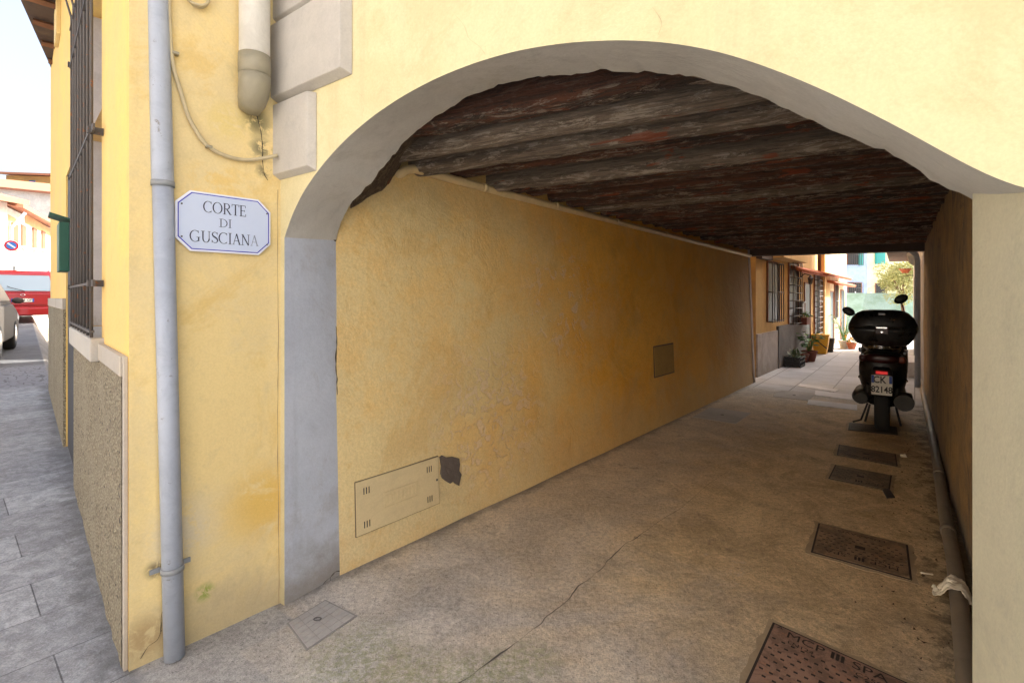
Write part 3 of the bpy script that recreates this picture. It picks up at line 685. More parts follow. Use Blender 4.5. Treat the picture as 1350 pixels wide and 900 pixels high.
# ---------------------------------------------------------------- things fixed to the walls
# grey downpipe at the corner
gpb = SW.w(SW.S(230,.045), .047, .0); r_top = (208-CX)/F
top = Vector((gpb.x-.068, gpb.y, 2.75)); dz = (top-gpb)
t = thing('grey_downpipe', tuple(gpb), 'weathered grey metal downpipe at the house corner left of the street sign', 'downpipe')
pj = gpb + dz*((1.9)/2.75)
mb = MB(); mb.tube([gpb+Vector((0,0,.005)), gpb+dz*.3, pj], .036, 20); mb.build('lower_pipe', M['pipe_grey'], t)
mb = MB(); mb.tube([pj-dz*.001, pj+dz*.004, top, gpb+dz*1.55], [.0385,.0378,.0352,.0352], 20); mb.build('upper_pipe', M['pipe_grey'], t)
for v in (243, 748):
    zz = H+(HY-v)/F*1.95; p = gpb + dz*(zz/2.75)
    mb = MB(); mb.tube([p-Vector((0,0,.011)), p+Vector((0,0,.011))], .0405, 20)
    mb.box(p+Vector((SW.d.x*.052, SW.d.y*.052,0))-Vector((SW.n.x,SW.n.y,0))*.03, (.035,.008,.018), math.atan2(SW.d.y,SW.d.x))
    mb.box(p-Vector((SW.d.x*.052, SW.d.y*.052,0))-Vector((SW.n.x,SW.n.y,0))*.03, (.035,.008,.018), math.atan2(SW.d.y,SW.d.x))
    mb.build('pipe_bracket', M['pipe_band'], t)
# white thick downpipe
s_, z_ = SW.hit(336, 100, .07)
base = SW.w(s_, .068, 2.315)
t = thing('white_downpipe', tuple(base), 'thick white plastic downpipe ending high on the wall beside the stone quoins', 'downpipe')
mb = MB(); mb.tube([base+Vector((0,0,.195)), base+Vector((0,0,2.2))], .062, 24); mb.build('pipe', M['pipe_white'], t)
mb = MB(); mb.tube([base+Vector((0,0,.118)), base+Vector((0,0,.121)), base+Vector((0,0,.205))], [.062,.0655,.0655], 24); mb.build('collar', M['pipe_old'], t)
nn = Vector((SW.n.x, SW.n.y, 0))
mb = MB(); mb.tube([base+Vector((0,0,.117)), base+Vector((0,0,.08)), base+Vector((0,0,.045))-nn*.012, base+Vector((0,0,.012))-nn*.035, base+Vector((0,0,-.015))-nn*.065], [.0645,.0645,.0625,.057,.045], 24); mb.build('elbow', M['pipe_old'], t)
# loose cable
cp = [(223,-30),(223,20),(225,60),(229,90),(238,120),(247,150),(258,172),(270,189),(285,200),(305,208),(325,211),(345,209),(366,205)]
pts = []
for i, (u, v) in enumerate(cp):
    off = .012 if i < 11 else (.025 if i == 11 else .06)
    k, z = SW.hit(u, v, off); pts.append(SW.w(k, off, z))
def catmull(p, n=5):
    out = []
    for i in range(len(p)-1):
        a, b, c_, d = p[max(i-1,0)], p[i], p[i+1], p[min(i+2,len(p)-1)]
        for k in range(n):
            t_ = k/n; out.append(.5*((2*b)+(c_-a)*t_+(2*a-5*b+4*c_-d)*t_**2+(3*b-a-3*c_+d)*t_**3))
    return out+[p[-1]]
t = thing('wall_cable', tuple(pts[-1]), 'painted cable drooping in a curve from the grey downpipe to the quoin', 'cable')
mb = MB(); mb.tube(catmull(pts), .0085, 10); mb.build('cable_run', M['cable'], t)
for u, v in ((231,71),(275,194)):
    k, z = SW.hit(u, v, .01); mb = MB(); mb.wbox(SW, k-.012, k+.012, 0, .024, z-.006, z+.006); mb.build('cable_clip', M['pipe_old'], t, bevel=.002)
k, z = SW.hit(259, -8, .02)
pts = [SW.w(k+.045*math.cos(a), .02+.012*math.sin(a*1.5), z+.05*math.sin(a)+.0) for a in [i*.35 for i in range(40)]]
mb = MB(); mb.tube(pts, .006, 8); tag(mb.build('cable_coil', M['cable']), 'small coil of cable hanging at the top edge of the sign wall', 'cable coil')
# street sign
s0, s1, z0, z1 = .147, .520, 1.643, 1.896
k0 = SW.w((s0+s1)/2, 0, z0)
t = thing('street_sign', tuple(k0), 'white octagonal enamel street sign with blue border reading CORTE DI GUSCIANA', 'sign')
ch = .052
def octo(e, c): return [(s0+e+c,z0+e),(s1-e-c,z0+e),(s1-e,z0+e+c),(s1-e,z1-e-c),(s1-e-c,z1-e),(s0+e+c,z1-e),(s0+e,z1-e-c),(s0+e,z0+e+c)]
sm_ = lambda x, y, d: SW.w(x, d, y)
mb = MB(); mb.prism(octo(0, ch), sm_, .010, .017); mb.build('sign_plate', M['sign_edge'], t, bevel=.002)
mb = MB(); o1 = octo(.008, ch-.003); o2 = octo(.012, ch-.005)
for i in range(8):
    j = (i+1)%8; mb.add([sm_(*o1[i],.0182), sm_(*o1[j],.0182), sm_(*o2[j],.0182), sm_(*o2[i],.0182)], [(0,1,2,3)])
mb.build('blue_border', M['sign_blue'], t)
mb = MB(); mb.add([sm_(*p,.0180) for p in o2], [tuple(range(8))]); mb.build('sign_face', M['enamel'], t)
for (x, y) in ((s0+.022,z1-.06),(s1-.017,z1-.06),(s0+.022,z0+.058),(s1-.017,z0+.05)):
    mb = MB(); mb.lathe([(.0035,0),(.0035,.002),(.002,.003)], (0,0,0), 10); 
    mb.v = [sm_(x+p.x, y+p.y, .0185+p.z) for p in mb.v]; mb.build('screw', M['iron'], t)
# roman capitals, drawn as strokes
def stroke(mb, pts, wds, mp):
    n_ = len(pts); L = []; Rr = []
    for i, p in enumerate(pts):
        a = pts[max(i-1,0)]; b = pts[min(i+1,n_-1)]; dx, dy = b[0]-a[0], b[1]-a[1]; l = math.hypot(dx,dy) or 1; nx_, ny_ = -dy/l, dx/l; w_ = wds[i]/2
        L.append((p[0]+nx_*w_, p[1]+ny_*w_)); Rr.append((p[0]-nx_*w_, p[1]-ny_*w_))
    mb.add([mp(*p) for p in L]+[mp(*p) for p in Rr], [(i,i+1,n_+i+1,n_+i) for i in range(n_-1)])
TK, TH_ = .105, .042
def arc(cx, cy, rx, ry, a0, a1, n=16, mode='v'):
    pts = []; wd = []
    for i in range(n+1):
        a = R(a0+(a1-a0)*i/n); pts.append((cx+rx*math.cos(a), cy+ry*math.sin(a))); f = abs(math.cos(a)); wd.append(TH_+(TK-TH_)*f**1.3)
    return pts, wd
def glyph(ch_):
    S_ = []; st = lambda x0,y0,x1,y1,w_: S_.append(([(x0,y0),(x1,y1)],[w_,w_]))
    def serif(x, y, w_=.26): st(x-w_/2, y, x+w_/2, y, .035)
    if ch_ == 'C' or ch_ == 'G':
        S_.append(arc(.42,.5,.38,.49,52,308)); st(.68,.98,.68,.76,.04)
        if ch_ == 'C': st(.68,.02,.68,.2,.03); adv = .80
        else: st(.70,.06,.70,.42,TK); serif(.68,.42,.3); adv = .88
    elif ch_ == 'O': S_.append(arc(.43,.5,.38,.49,0,360,26)); adv = .90
    elif ch_ == 'I': st(.16,0,.16,1,TK); serif(.16,0,.3); serif(.16,1,.3); adv = .36
    elif ch_ == 'D': st(.16,0,.16,1,TK); serif(.12,.02,.26); serif(.12,.98,.26); S_.append(arc(.30,.5,.42,.48,-90,90)); st(.12,.98,.32,.98,.05); st(.12,.02,.32,.02,.05); adv = .84
    elif ch_ == 'R': st(.16,0,.16,1,TK); serif(.16,.015,.3); st(.04,.98,.34,.98,.05); S_.append(arc(.34,.74,.24,.24,-90,90)); st(.16,.5,.34,.5,.05); st(.34,.5,.68,.01,TK); serif(.70,.015,.2); adv = .78
    elif ch_ == 'T': st(.36,0,.36,1,TK); serif(.36,.015,.3); st(.03,.98,.69,.98,.05); st(.04,1,.04,.78,.045); st(.68,1,.68,.78,.045); adv = .72
    elif ch_ == 'E': st(.16,0,.16,1,TK); st(.03,.98,.58,.98,.05); st(.03,.02,.60,.02,.05); st(.16,.51,.48,.51,.05); st(.57,1,.57,.80,.045); st(.60,0,.60,.22,.045); st(.48,.60,.48,.42,.04); adv = .68
    elif ch_ == 'U': st(.16,.34,.16,1,TK); serif(.16,.985,.3); st(.66,.34,.66,1,.055); serif(.66,.985,.24); S_.append(arc(.41,.34,.25,.33,180,360)); adv = .82
    elif ch_ == 'S':
        p = [(.50,.80),(.44,.93),(.30,.98),(.15,.92),(.10,.76),(.17,.62),(.32,.52),(.48,.40),(.54,.24),(.46,.07),(.30,.02),(.14,.08),(.08,.24)]; wd = [.04,.05,.05,.07,.10,.12,.14,.12,.10,.07,.05,.05,.04]
        S_.append((p, wd)); st(.51,.98,.51,.76,.035); st(.07,.02,.07,.26,.035); adv = .62
    elif ch_ == 'A': st(.36,1,.10,0,.05); st(.36,1,.64,0,TK); st(.19,.35,.54,.35,.045); serif(.09,.015,.22); serif(.65,.015,.26); adv = .76
    elif ch_ == 'N': st(.14,0,.14,1,.055); st(.12,1,.66,0,TK); st(.67,0,.67,1,.055); serif(.12,.985,.2); serif(.14,.015,.24); serif(.67,.985,.24); adv = .84
    return S_, adv
def word(txt, zcen, h, x0, x1, faded=0):
    adv = sum(glyph(c_)[1] for c_ in txt); k = (x1-x0)/adv; x = x0
    for i, c_ in enumerate(txt):
        g_, a = glyph(c_); mb = MB(); d_ = .0184
        for pts, wds in g_:
            d_ += .00006
            stroke(mb, [(px*k+x, zcen-h/2+py*h) for px, py in pts], [w_*h for w_ in wds], lambda X, Y: SW.w(X, d_, Y))
        mb.build('letter', M['sign_faded'] if i >= len(txt)-faded else M['sign_ink'], t); x += a*k
xs = lambda u: SW.S(u, .018)
word('CORTE', 1.835, .048, xs(268), xs(325)); word('DI', 1.772, .036, xs(289), xs(306)); word('GUSCIANA', 1.707, .048, xs(250), xs(341), 1)
# mail box
k0 = FW.S(88); k1 = FW.S(85.5)
pz0 = 1.70
t = thing('letter_box', tuple(FW.w(k0, .0, pz0)), 'dark green metal letter box with raised lid beside the window grille', 'letter box')
ka = 2.95
mb = MB(); mb.wbox(FW, ka, ka+.28, .01, .075, 1.66, 2.06); mb.build('box', M['green_box'], t, bevel=.006)
mb = MB(); mb.hexa([FW.w(ka-.01,.0,2.075),FW.w(ka+.29,.0,2.075),FW.w(ka+.29,.13,2.115),FW.w(ka-.01,.13,2.115),FW.w(ka-.01,0,2.09),FW.w(ka+.29,0,2.09),FW.w(ka+.29,.13,2.13),FW.w(ka-.01,.13,2.13)]); mb.build('lid', M['green_box'], t)
# cream pipe along the passage wall
t = thing('passage_pipe', tuple(LW.w(.2,.03,2.12)), 'long cream painted pipe along the top of the ochre passage wall', 'pipe')
zp = 2.165
pts = [LW.hit(527,229,.02), LW.hit(535,225,.03), LW.hit(548,223,.035), LW.hit(570,226,.035)]
P = [LW.w(pts[0][0], -.02, pts[0][1]), LW.w(pts[0][0]+.01, .02, pts[0][1]+.004), LW.w(pts[1][0], .032, pts[1][1]+.003), LW.w(pts[2][0], .035, pts[2][1])]
k_, z_ = LW.hit(660, 251, .035); P.append(LW.w(k_, .035, z_-.015)); k_, z_ = LW.hit(990, 337, .035); P.append(LW.w(LLEN, .035, z_-.01))
mb = MB(); mb.tube(P[:1]+catmull(P[:4],4)[1:]+P[4:], .027, 14); mb.build('pipe_run', M['cream_pipe'], t)
for u in (640, 735, 815, 880):
    k_ = LW.S(u, .03); zz = P[3].z + (P[-1].z-P[3].z)*(k_/LLEN)
    mb = MB(); mb.tube([LW.w(k_, .035, zz), LW.w(k_+.035, .035, zz)], .031, 14); mb.build('pipe_collar', M['cream_pipe'], t)
# meter hatch on the left wall
kk = [LW.hit(u, v, .008) for u, v in ((468.5,638),(578,600),(578,663),(470,707))]
a0 = (kk[0][0]+kk[3][0])/2; a1 = (kk[1][0]+kk[2][0])/2; zt = (kk[0][1]+kk[1][1])/2; zb_ = (kk[2][1]+kk[3][1])/2
t = thing('meter_hatch', tuple(LW.w((a0+a1)/2, 0, zb_)), 'low wide cream painted metal meter hatch with vent slots near the arch jamb', 'hatch')
mb = MB(); mb.wbox(LW, a0-.004, a1+.004, -.02, .0085, zb_-.004, zt+.004); mb.build('recess', M['mortar_gap'], t)
mb = MB(); mb.wbox(LW, a0, a1, -.02, .013, zb_, zt); mb.build('door', M['panel'], t, bevel=.002)
wd = a1-a0; hg = zt-zb_
for fx, fz in ((.11,.8),(.11,.17),(.87,.8),(.87,.17)):
    for q in (-1,0,1):
        mb = MB(); c_ = a0+wd*fx+q*.016; mb.wbox(LW, c_-.003, c_+.003, .012, .0135, zb_+hg*fz-.018, zb_+hg*fz+.018); mb.build('vent_slot', M['ink'], t)
mb = MB(); x0, x1, y0, y1 = a0+wd*.30, a0+wd*.73, zb_+hg*.34, zb_+hg*.64
for q in ((x0,x1,y0,y0+.004),(x0,x1,y1-.004,y1),(x0,x0+.004,y0,y1),(x1-.004,x1,y0,y1)): mb.wbox(LW, q[0], q[1], .013, .016, q[2], q[3])
for i in range(9):
    x = x0+.02+(x1-x0-.04)*i/8; mb.wbox(LW, x-.008, x+.006, .013, .0155, y0+.018, y1-.018)
mb.build('embossed_plate', M['panel'], t)
mb = MB(); mb.wbox(LW, a1-.022, a1-.012, .013, .017, zb_+hg*.5, zb_+hg*.54); mb.build('lock', M['iron'], t)
# bare mortar patch
pp = [(580,602),(583,600),(589,603),(597,602),(605,604),(606,612),(605,620),(608,625),(606,633),(605,640),(600,637),(597,634),(593,637),(588,634),(583,630),(581,624),(582,615)]
q = [LW.hit(u, v, .006) for u, v in pp]
mb = MB(); mb.prism(q, lambda x,y,d: LW.w(x, d, y), .0, .0105); mb.build('mortar_patch', M['patch'], house)
# small hatch
kk = [LW.hit(u, v, .008) for u, v in ((862,458),(887,453),(887,489),(862,498))]
a0, a1, zt, zb_ = kk[0][0], kk[1][0], (kk[0][1]+kk[1][1])/2, (kk[2][1]+kk[3][1])/2
t = thing('small_hatch', tuple(LW.w((a0+a1)/2, 0, zb_)), 'small square ochre painted hatch halfway along the passage wall', 'hatch')
mb = MB(); mb.wbox(LW, a0-.012, a1+.012, -.02, .009, zb_-.012, zt+.012); mb.build('frame', M['eave_wood'], t)
mb = MB(); mb.wbox(LW, a0, a1, -.02, .014, zb_, zt); mb.build('door', M['panel_ochre'], t, bevel=.003)

# ---------------------------------------------------------------- on the passage floor
def cover(c, ex, ey, wx, wy, label, words, rust=(.17,.085,.055), flip=False, dots=True):
    ex = Vector((ex[0], ex[1], 0)).normalized(); ey = Vector((ey[0], ey[1], 0)).normalized()
    c = Vector((c.x, c.y, 0)); cen = c + ex*wx/2 + ey*wy/2
    t = thing('manhole_cover', tuple(cen), label, 'manhole cover', 'iron manhole covers in the passage floor')
    mp = lambda x, y, d: cen + ex*x + ey*y + Vector((0,0,.002+d))
    def rect(mb, x0, x1, y0, y1, a, b): mb.prism([(x0,y0),(x1,y0),(x1,y1),(x0,y1)], mp, a, b)
    mr = mat('rusty_cast_iron', rust, .75); q_ = N(mr)
    cc_ = q_.mix(q_.ramp(q_.noise(8, 9, .78, .5), .42, .58), rust, tuple(x*.55 for x in rust)); cc_ = q_.mix(q_.ramp(q_.noise(19, 8, .8, .6, off=(4,4,4)), .55, .63, 0, .6), cc_, (rust[0]*1.25, rust[1]*.95, rust[2]*.7))
    cc_ = q_.mix(q_.ramp(q_.noise(5, 9, .8, .6, off=(1,4,4)), .56, .66, 0, .6), cc_, (.30,.25,.19)); q_.color(cc_); q_.bump(q_.noise(70, 6, .75), .004, 1); mh = M['iron_dark']
    rp_ = random.Random(int(wx*1e4)); mb = MB(); ol = []
    for (x0,y0),(x1,y1) in zip(((-1,-1),(1,-1),(1,1),(-1,1)),((1,-1),(1,1),(-1,1),(-1,-1))):
        for k in range(9): f_ = k/9; e_ = .014+.022*rp_.random(); ol.append(((x0+(x1-x0)*f_)*(wx/2+e_), (y0+(y1-y0)*f_)*(wy/2+e_)))
    mb.prism(ol, mp, -.01, -.0005); mb.build('mortar_surround', M['mortar'], t)
    mb = MB(); rect(mb, -wx/2, wx/2, -wy/2, wy/2, -.01, .003); mb.build('frame', M['iron_dark'], t)
    mb = MB(); rect(mb, -wx/2+.010, wx/2-.010, -wy/2+.010, wy/2-.010, 0, .0055); lid_mb = mb; lid_mb.cur = 1
    if dots:
        mb = lid_mb; st_ = .036; ny = int((wy-.05)/st_); nx_ = int((wx-.05)/st_)
        for j in range(ny+1):
            for i in range(nx_+1):
                x = -wx/2+.028+i*st_+(st_/2 if j % 2 else 0); y = -wy/2+.028+j*st_
                if x > wx/2-.02: continue
                if any(abs(x-bx) < bw and abs(y-by) < bh for bx, by, bw, bh in ((0, wy*.36, wx*.5, .036), (0,-wy*.36, wx*.5, .036), (0,0,.04,.035))): continue
                rect(mb, x-.007, x+.007, y-.0045, y+.0045, .0055, .0065)
    mb = lid_mb; sg = -1 if flip else 1
    mp2 = lambda x, y, d: mp(x*sg, y*sg, d)
    for txt, size, x, y in words:
        if txt == '|||':
            for q in (-1,0,1): a_, b_ = sorted(((x+q*.017-.0055)*sg, (x+q*.017+.0055)*sg)); c1, d1 = sorted(((y-.02)*sg, (y+.02)*sg)); rect(mb, a_, b_, c1, d1, .0055, .0085)
        else: text_mb(mb, txt, size, mp2, .0088, x, y, bold=0, sx=1.15)
    rect(mb, -.024, .024, -.02, .02, .0055, .0068)
    mb.build('lid', [mr, M['iron_dark']], t)
    return t
M['mortar'] = plaster('mortar_surround', (.50,.39,.25), (.38,.29,.18), st=.4, bump=.006, dirt=0)
M['iron_dark'] = metal_paint('dark_cast_iron', (.035,.024,.02), .8, 0, 0, .002)
big = [('MCP', .062, -.10, .155), ('|||', 0, .015, .158), ('SPA', .062, .12, .155), ('EN124', .03, -.11, .108), ('C250', .034, .12, .108), ('A', .03, -.20, .18)]
c1 = gp(1019, 821); d1 = (gp(1172,890)-c1); d2 = (gp(983,900)-c1)
ex = d1.normalized(); ey = -d2.normalized()
cover(c1 - ey*.50, ex, ey, .47, .50, 'large rusty iron manhole cover cut by the bottom of the photo, nearest one', [(a,b,c_,d_+.045) for a,b,c_,d_ in big], (.38,.23,.16))
def cover4(pix, label, rust, words, flip=False):
    A_, B_, D_ = [gp(*p) for p in pix]           # far-left, far-right, near-left
    ex = (B_-A_); ey = (A_-D_); cover(D_, ex, ey, ex.length, ey.length, label, words, rust, flip)
sw_ = [('MCP', .055, -.11, .155), ('|||', 0, .0, .155), ('SPA', .055, .11, .155), ('EN124', .026, -.11, .115), ('CAVO', .03, -.09, -.17), ('C250', .03, .09, -.17)]
cover4(((1079,690),(1197,719),(1069,728)), 'brown iron manhole cover second from the camera with upside down lettering', (.30,.20,.12), sw_[:4]+[('LUSACAVO', .04, 0, -.165)], True)
sw2 = [('MCP', .05, -.10, .14), ('|||', 0, .0, .14), ('SPA', .05, .10, .14)]
cover4(((1101,613),(1176,627),(1092,631)), 'dark iron manhole cover third from the camera beside a small black lid', (.22,.17,.12), sw2, True)
cover4(((1106,586),(1181,599),(1103,600)), 'dark iron manhole cover fourth from the camera with a grey corner', (.20,.145,.10), sw2, True)
cover4(((1120,557),(1182,563),(1118,567)), 'dark manhole cover half hidden under the rear of the scooter', (.06,.045,.035), sw2, True)
mb = MB(); q = [gp(1163,646), gp(1172,645), gp(1180,656), gp(1169,657)]; mb.prism([(p.x,p.y) for p in q], lambda x,y,d: Vector((x,y,d)), .001, .009)
tag(mb.build('small_iron_lid', M['dark_gate']), 'small black iron lid at the corner of the third manhole cover', 'lid')
# tile-faced concrete cover near the jamb
q = [gp(378,822), gp(429,791), gp(471,812), gp(404,858)]
ctr = sum(q, Vector())/4
t = thing('tiled_floor_cover', tuple(ctr), 'pale square concrete floor cover with tile pattern beside the arch jamb', 'drain cover')
M['cover_tile'] = plaster('cover_concrete', (.46,.44,.42), (.38,.365,.35), st=.25, bump=.003, dirt=0); M['cover_joint'] = mat('cover_joint', (.27,.26,.245), .9)
mb = MB(); mb.prism([(p.x,p.y) for p in q], lambda x,y,d: Vector((x,y,d)), .0, .004); mb.build('frame', M['cover_joint'], t)
mb = MB(); ea = (q[1]-q[0]); eb = (q[3]-q[0]); ec = (q[2]-q[1])
for i in range(4):
    for j in range(6):
        u0, u1 = .03+i*.235+.006, .03+(i+1)*.235-.006; v0, v1 = .03+j*.157+.006, .03+(j+1)*.157-.006
        def bil(u, v): return (q[0].lerp(q[1], u)).lerp(q[3].lerp(q[2], u), v)
        pts = [bil(u0,v0), bil(u1,v0), bil(u1,v1), bil(u0,v1)]; mb.prism([(p.x,p.y) for p in pts], lambda x,y,d: Vector((x,y,d)), .002, .0055)
mb.build('tile', M['cover_tile'], t)
c_ = bil(.5,.42); mb = MB(); mb.tube([c_+Vector((.016*math.cos(a), .010*math.sin(a), .0065)) for a in [k*math.pi/8 for k in range(17)]], .0025, 6); mb.build('lifting_ring', M['iron'], t)
# round concrete covers
for (u, v, rx, lab) in ((952,547,.33,'worn concrete floor cover with a small dark hole, by the middle of the ochre wall'),(1047,521,.30,'worn stone floor cover with scratched face near the far end of the passage')):
    c_ = gp(u, v); t = thing('stone_floor_cover', tuple(c_), lab, 'drain cover')
    mb = MB(); a = math.atan2(TD.y, TD.x); mb.box(c_+Vector((0,0,-.0005)), (rx*2,rx*1.5,.009), a); mb.build('slab', M['cover_tile'], t, bevel=.002)
    mb = MB(); mb.lathe([(.022,0),(.022,.001)], c_+Vector((0,0,.0045)), 14); mb.build('lifting_hole', M['ink'], t)
# pale threshold slabs at the far mouth
for i, pq in enumerate([((1066,527),(1130,534),(1130,541),(1064,533)),((1075,515),(1128,521),(1128,528),(1074,521)),((1055,506),(1106,514),(1100,517),(1052,509))]):
    mb = MB(); q = [gp(*p) for p in pq]; mb.prism([(p.x,p.y) for p in q], lambda x,y,d: Vector((x,y,d)), .001, .007)
    tag(mb.build('threshold_slab', M['stone_pale']), ['pale stone slab set in the ground, nearest of three left of the scooter','pale stone slab set in the ground, middle of three left of the scooter','pale stone slab set in the ground, farthest of three left of the scooter'][i], 'paving slab', 'pale slabs at the far end of the passage')
# crack along the floor
cr = [(598,905),(628,885),(655,866),(690,840),(708,826),(722,812),(740,800),(752,786),(764,772),(778,762),(790,752),(800,742),(806,735),(826,717),(846,704),(872,685),(900,668),(932,640),(962,620),(1000,600)]
P = catmull([gp(u, v) for u, v in cr], 6); mb = MB(); vs_ = []
for i, p in enumerate(P):
    t_ = (P[min(i+1,len(P)-1)]-P[max(i-1,0)]).normalized(); nn_ = Vector((-t_.y, t_.x, 0)); w_ = (.0018+.0042*noise.noise(p*9+Vector((3,3,3)))) * (1 if i < 75 else max(.25, 1-(i-75)/30))
    w_ = max(.0007, w_); jt = nn_*.009*noise.noise(p*16); vs_ += [p+nn_*w_+jt+Vector((0,0,.003)), p-nn_*w_+jt+Vector((0,0,.003))]
mb.add(vs_, [(2*i,2*i+1,2*i+3,2*i+2) for i in range(len(P)-1)]); tag(mb.build('floor_crack', mat('crack_shadow_dirt', (.10,.088,.076), .95)), kind='structure')
# pipe on the floor along the right wall
pts = [gp(u, v, .04) for u, v in ((1222,470),(1219,492),(1217,514),(1224,548),(1231,585),(1238,625),(1243,660),(1250,700),(1257,735))]
pe = gp(1262,772,.04); pts.append(pe); pts.append(gp(1271,850,.04)); pts.append(gp(1279,930,.04)); 
t = thing('floor_pipe', (pe.x,pe.y,0), 'grubby grey drain pipe lying on the floor along the brown right wall', 'pipe')
mb = MB(); mb.tube(catmull(pts,3), .034, 14); mb.build('pipe_run', M['ground_pipe'], t)
for u, v in ((1250,700),(1238,625)):
    c_ = gp(u, v, .04); mb = MB(); mb.tube([c_-Vector((TD.x,TD.y,0))*.03, c_+Vector((TD.x,TD.y,0))*.03], .0385, 14); mb.build('pipe_joint', M['ground_pipe'], t)
# crumpled tissue
def crumple(name, c, r, mt, label, cat, sq=(1,1,.6), seed=1, sub=5, amp=.45):
    bm = bmesh.new(); bmesh.ops.create_icosphere(bm, subdivisions=sub, radius=1)
    for v in bm.verts:
        n0 = v.co.normalized(); e = noise.fractal(n0*1.3+Vector((seed,0,0)), .9, 2, 2)*.6 - .55*abs(noise.noise(n0*2.1+Vector((seed,5,0)))) - .22*abs(noise.noise(n0*5+Vector((seed,9,0)))) + .3
        v.co = n0*(1+amp*2*(e-.15)); v.co.x *= sq[0]; v.co.y *= sq[1]; v.co.z *= sq[2]
    mb = MB(); mb.add([Vector(c)+v.co*r for v in bm.verts], [tuple(v.index for v in f.verts) for f in bm.faces], True)
    bm.free(); return tag(mb.build(name, mt), label, cat)
cn_ = gp(1258, 768, .085); ca = Vector((TD.x, TD.y, 0)); cb_ = Vector((TD.y, -TD.x, 0)); vs_ = []; nc_ = 34
for i in range(nc_+1):
    for j in range(nc_+1):
        a, b = -1+2*i/nc_, -1+2*j/nc_
        sq_ = max(abs(a), abs(b)); l_ = math.hypot(a, b) or 1; a, b = a*sq_/l_, b*sq_/l_
        rr = 1+.30*noise.noise(Vector((a/l_*1.2+3, b/l_*1.2, 2))); X = a*.075*rr; B = b*.115*rr
        if abs(B) < .036: yy = B; zz = .078 - (.036-math.sqrt(max(0, .036**2-B*B)))*.9
        else: ex_ = abs(B)-.036; yy = math.copysign(.040+ex_*.55, B); zz = max(.010, .042-ex_*.75)
        fo = .026*noise.noise(Vector((a*2.2, b*2.2, 7))) + .013*abs(noise.noise(Vector((a*5, b*5, 3)))) + .006*noise.noise(Vector((a*11, b*11, 3)))
        vs_.append(Vector((cn_.x, cn_.y, 0)) + ca*(X+.4*fo) + cb_*(yy+.5*fo) + Vector((0,0,max(.006, zz+.006+abs(fo)*1.1))))
mb = MB(); mb.add(vs_, [(i*(nc_+1)+j, i*(nc_+1)+j+1, (i+1)*(nc_+1)+j+1, (i+1)*(nc_+1)+j) for i in range(nc_) for j in range(nc_)], True)
o = tag(mb.build('crumpled_tissue', M['paper']), 'crumpled whitish tissue lying over the floor pipe', 'litter'); sd = o.modifiers.new('thick', 'SOLIDIFY'); sd.thickness = .0015
c_ = gp(1191, 602); crumple('paper_scrap', (c_.x, c_.y, .012), .02, M['paper'], 'tiny white paper scrap right of the fourth manhole cover', 'litter', (1.2,1,.6), 5, 3)
c_ = gp(1214, 756); mb = MB(); mb.tube([c_+Vector((0,0,.006)), c_+Vector((.05,-.015,.006))], .004, 8); tag(mb.build('cigarette_end', M['paper']), 'white cigarette end beside the second manhole cover', 'litter')
# dead leaves at the foot of the right wall
mb = MB(); random.seed(11)
for i in range(170):
    y = random.uniform(1.2, 5.0); base_x = R0.x + (R1.x-R0.x)/(R1.y-R0.y)*(y-R0.y); off = abs(random.gauss(.0, .16))+.10
    p = Vector((base_x-off*.77, y+off*.6, .006)); a = random.uniform(0,6.3); r_ = random.uniform(.004,.014); tz = random.uniform(0,.008)
    mb.add([p+Vector((r_*math.cos(a+k*1.57)*(1 if k%2 else .5), r_*math.sin(a+k*1.57)*(1 if k%2 else .5), tz*(k%2))) for k in range(4)], [(0,1,2,3)])
tag(mb.build('dry_leaf_litter', mat('dry_leaf', (.07,.035,.018), .9)), 'dry leaf crumbs along the foot of the right passage wall', 'leaf litter', kind='stuff')

# ---------------------------------------------------------------- scooter
sc0 = gp(1163, 567); fw_ = Vector((.62,.785,0)).normalized(); rt_ = Vector((fw_.y,-fw_.x,0))
def SP(x, y, z): return sc0 + rt_*x + fw_*y + Vector((0,0,z))
scoot = thing('motor_scooter', tuple(sc0), 'dark maxi scooter with top case and windscreen parked nose away in the passage', 'scooter')
def slathe(prof, c, n=28):                   # wheel-like: axis along x
    mb = MB(); vs_ = []
    for r_, x_ in prof:
        for k in range(n):
            a = 2*math.pi*k/n; vs_.append(SP(c[0]+x_, c[1]+r_*math.cos(a), c[2]+r_*math.sin(a)))
    m_ = len(prof); fs = [(i*n+k, i*n+(k+1)%n, (i+1)*n+(k+1)%n, (i+1)*n+k) for i in range(m_-1) for k in range(n)]
    fs += [tuple(range(n))[::-1], tuple((m_-1)*n+k for k in range(n))]
    return mb.add(vs_, fs, True)
def sloft(secs, n=20, sup=2.6, axis='y'):      # secs: (pos, cx, cz, hw, hh) rings in xz plane along y (or z: xy plane)
    mb = MB(); vs_ = []
    for s_ in secs:
        for k in range(n):
            a = 2*math.pi*k/n; ca, sa = math.cos(a), math.sin(a); X = math.copysign(abs(ca)**(2/sup), ca); Z = math.copysign(abs(sa)**(2/sup), sa)
            if axis == 'y': vs_.append(SP(s_[1]+X*s_[3], s_[0], s_[2]+Z*s_[4]))
            else: vs_.append(SP(s_[1]+X*s_[3], s_[2]+Z*s_[4], s_[0]))
    m_ = len(secs); fs = [(i*n+k, i*n+(k+1)%n, (i+1)*n+(k+1)%n, (i+1)*n+k) for i in range(m_-1) for k in range(n)]
    fs += [tuple(range(n))[::-1], tuple((m_-1)*n+k for k in range(n))]
    return mb.add(vs_, fs, True)
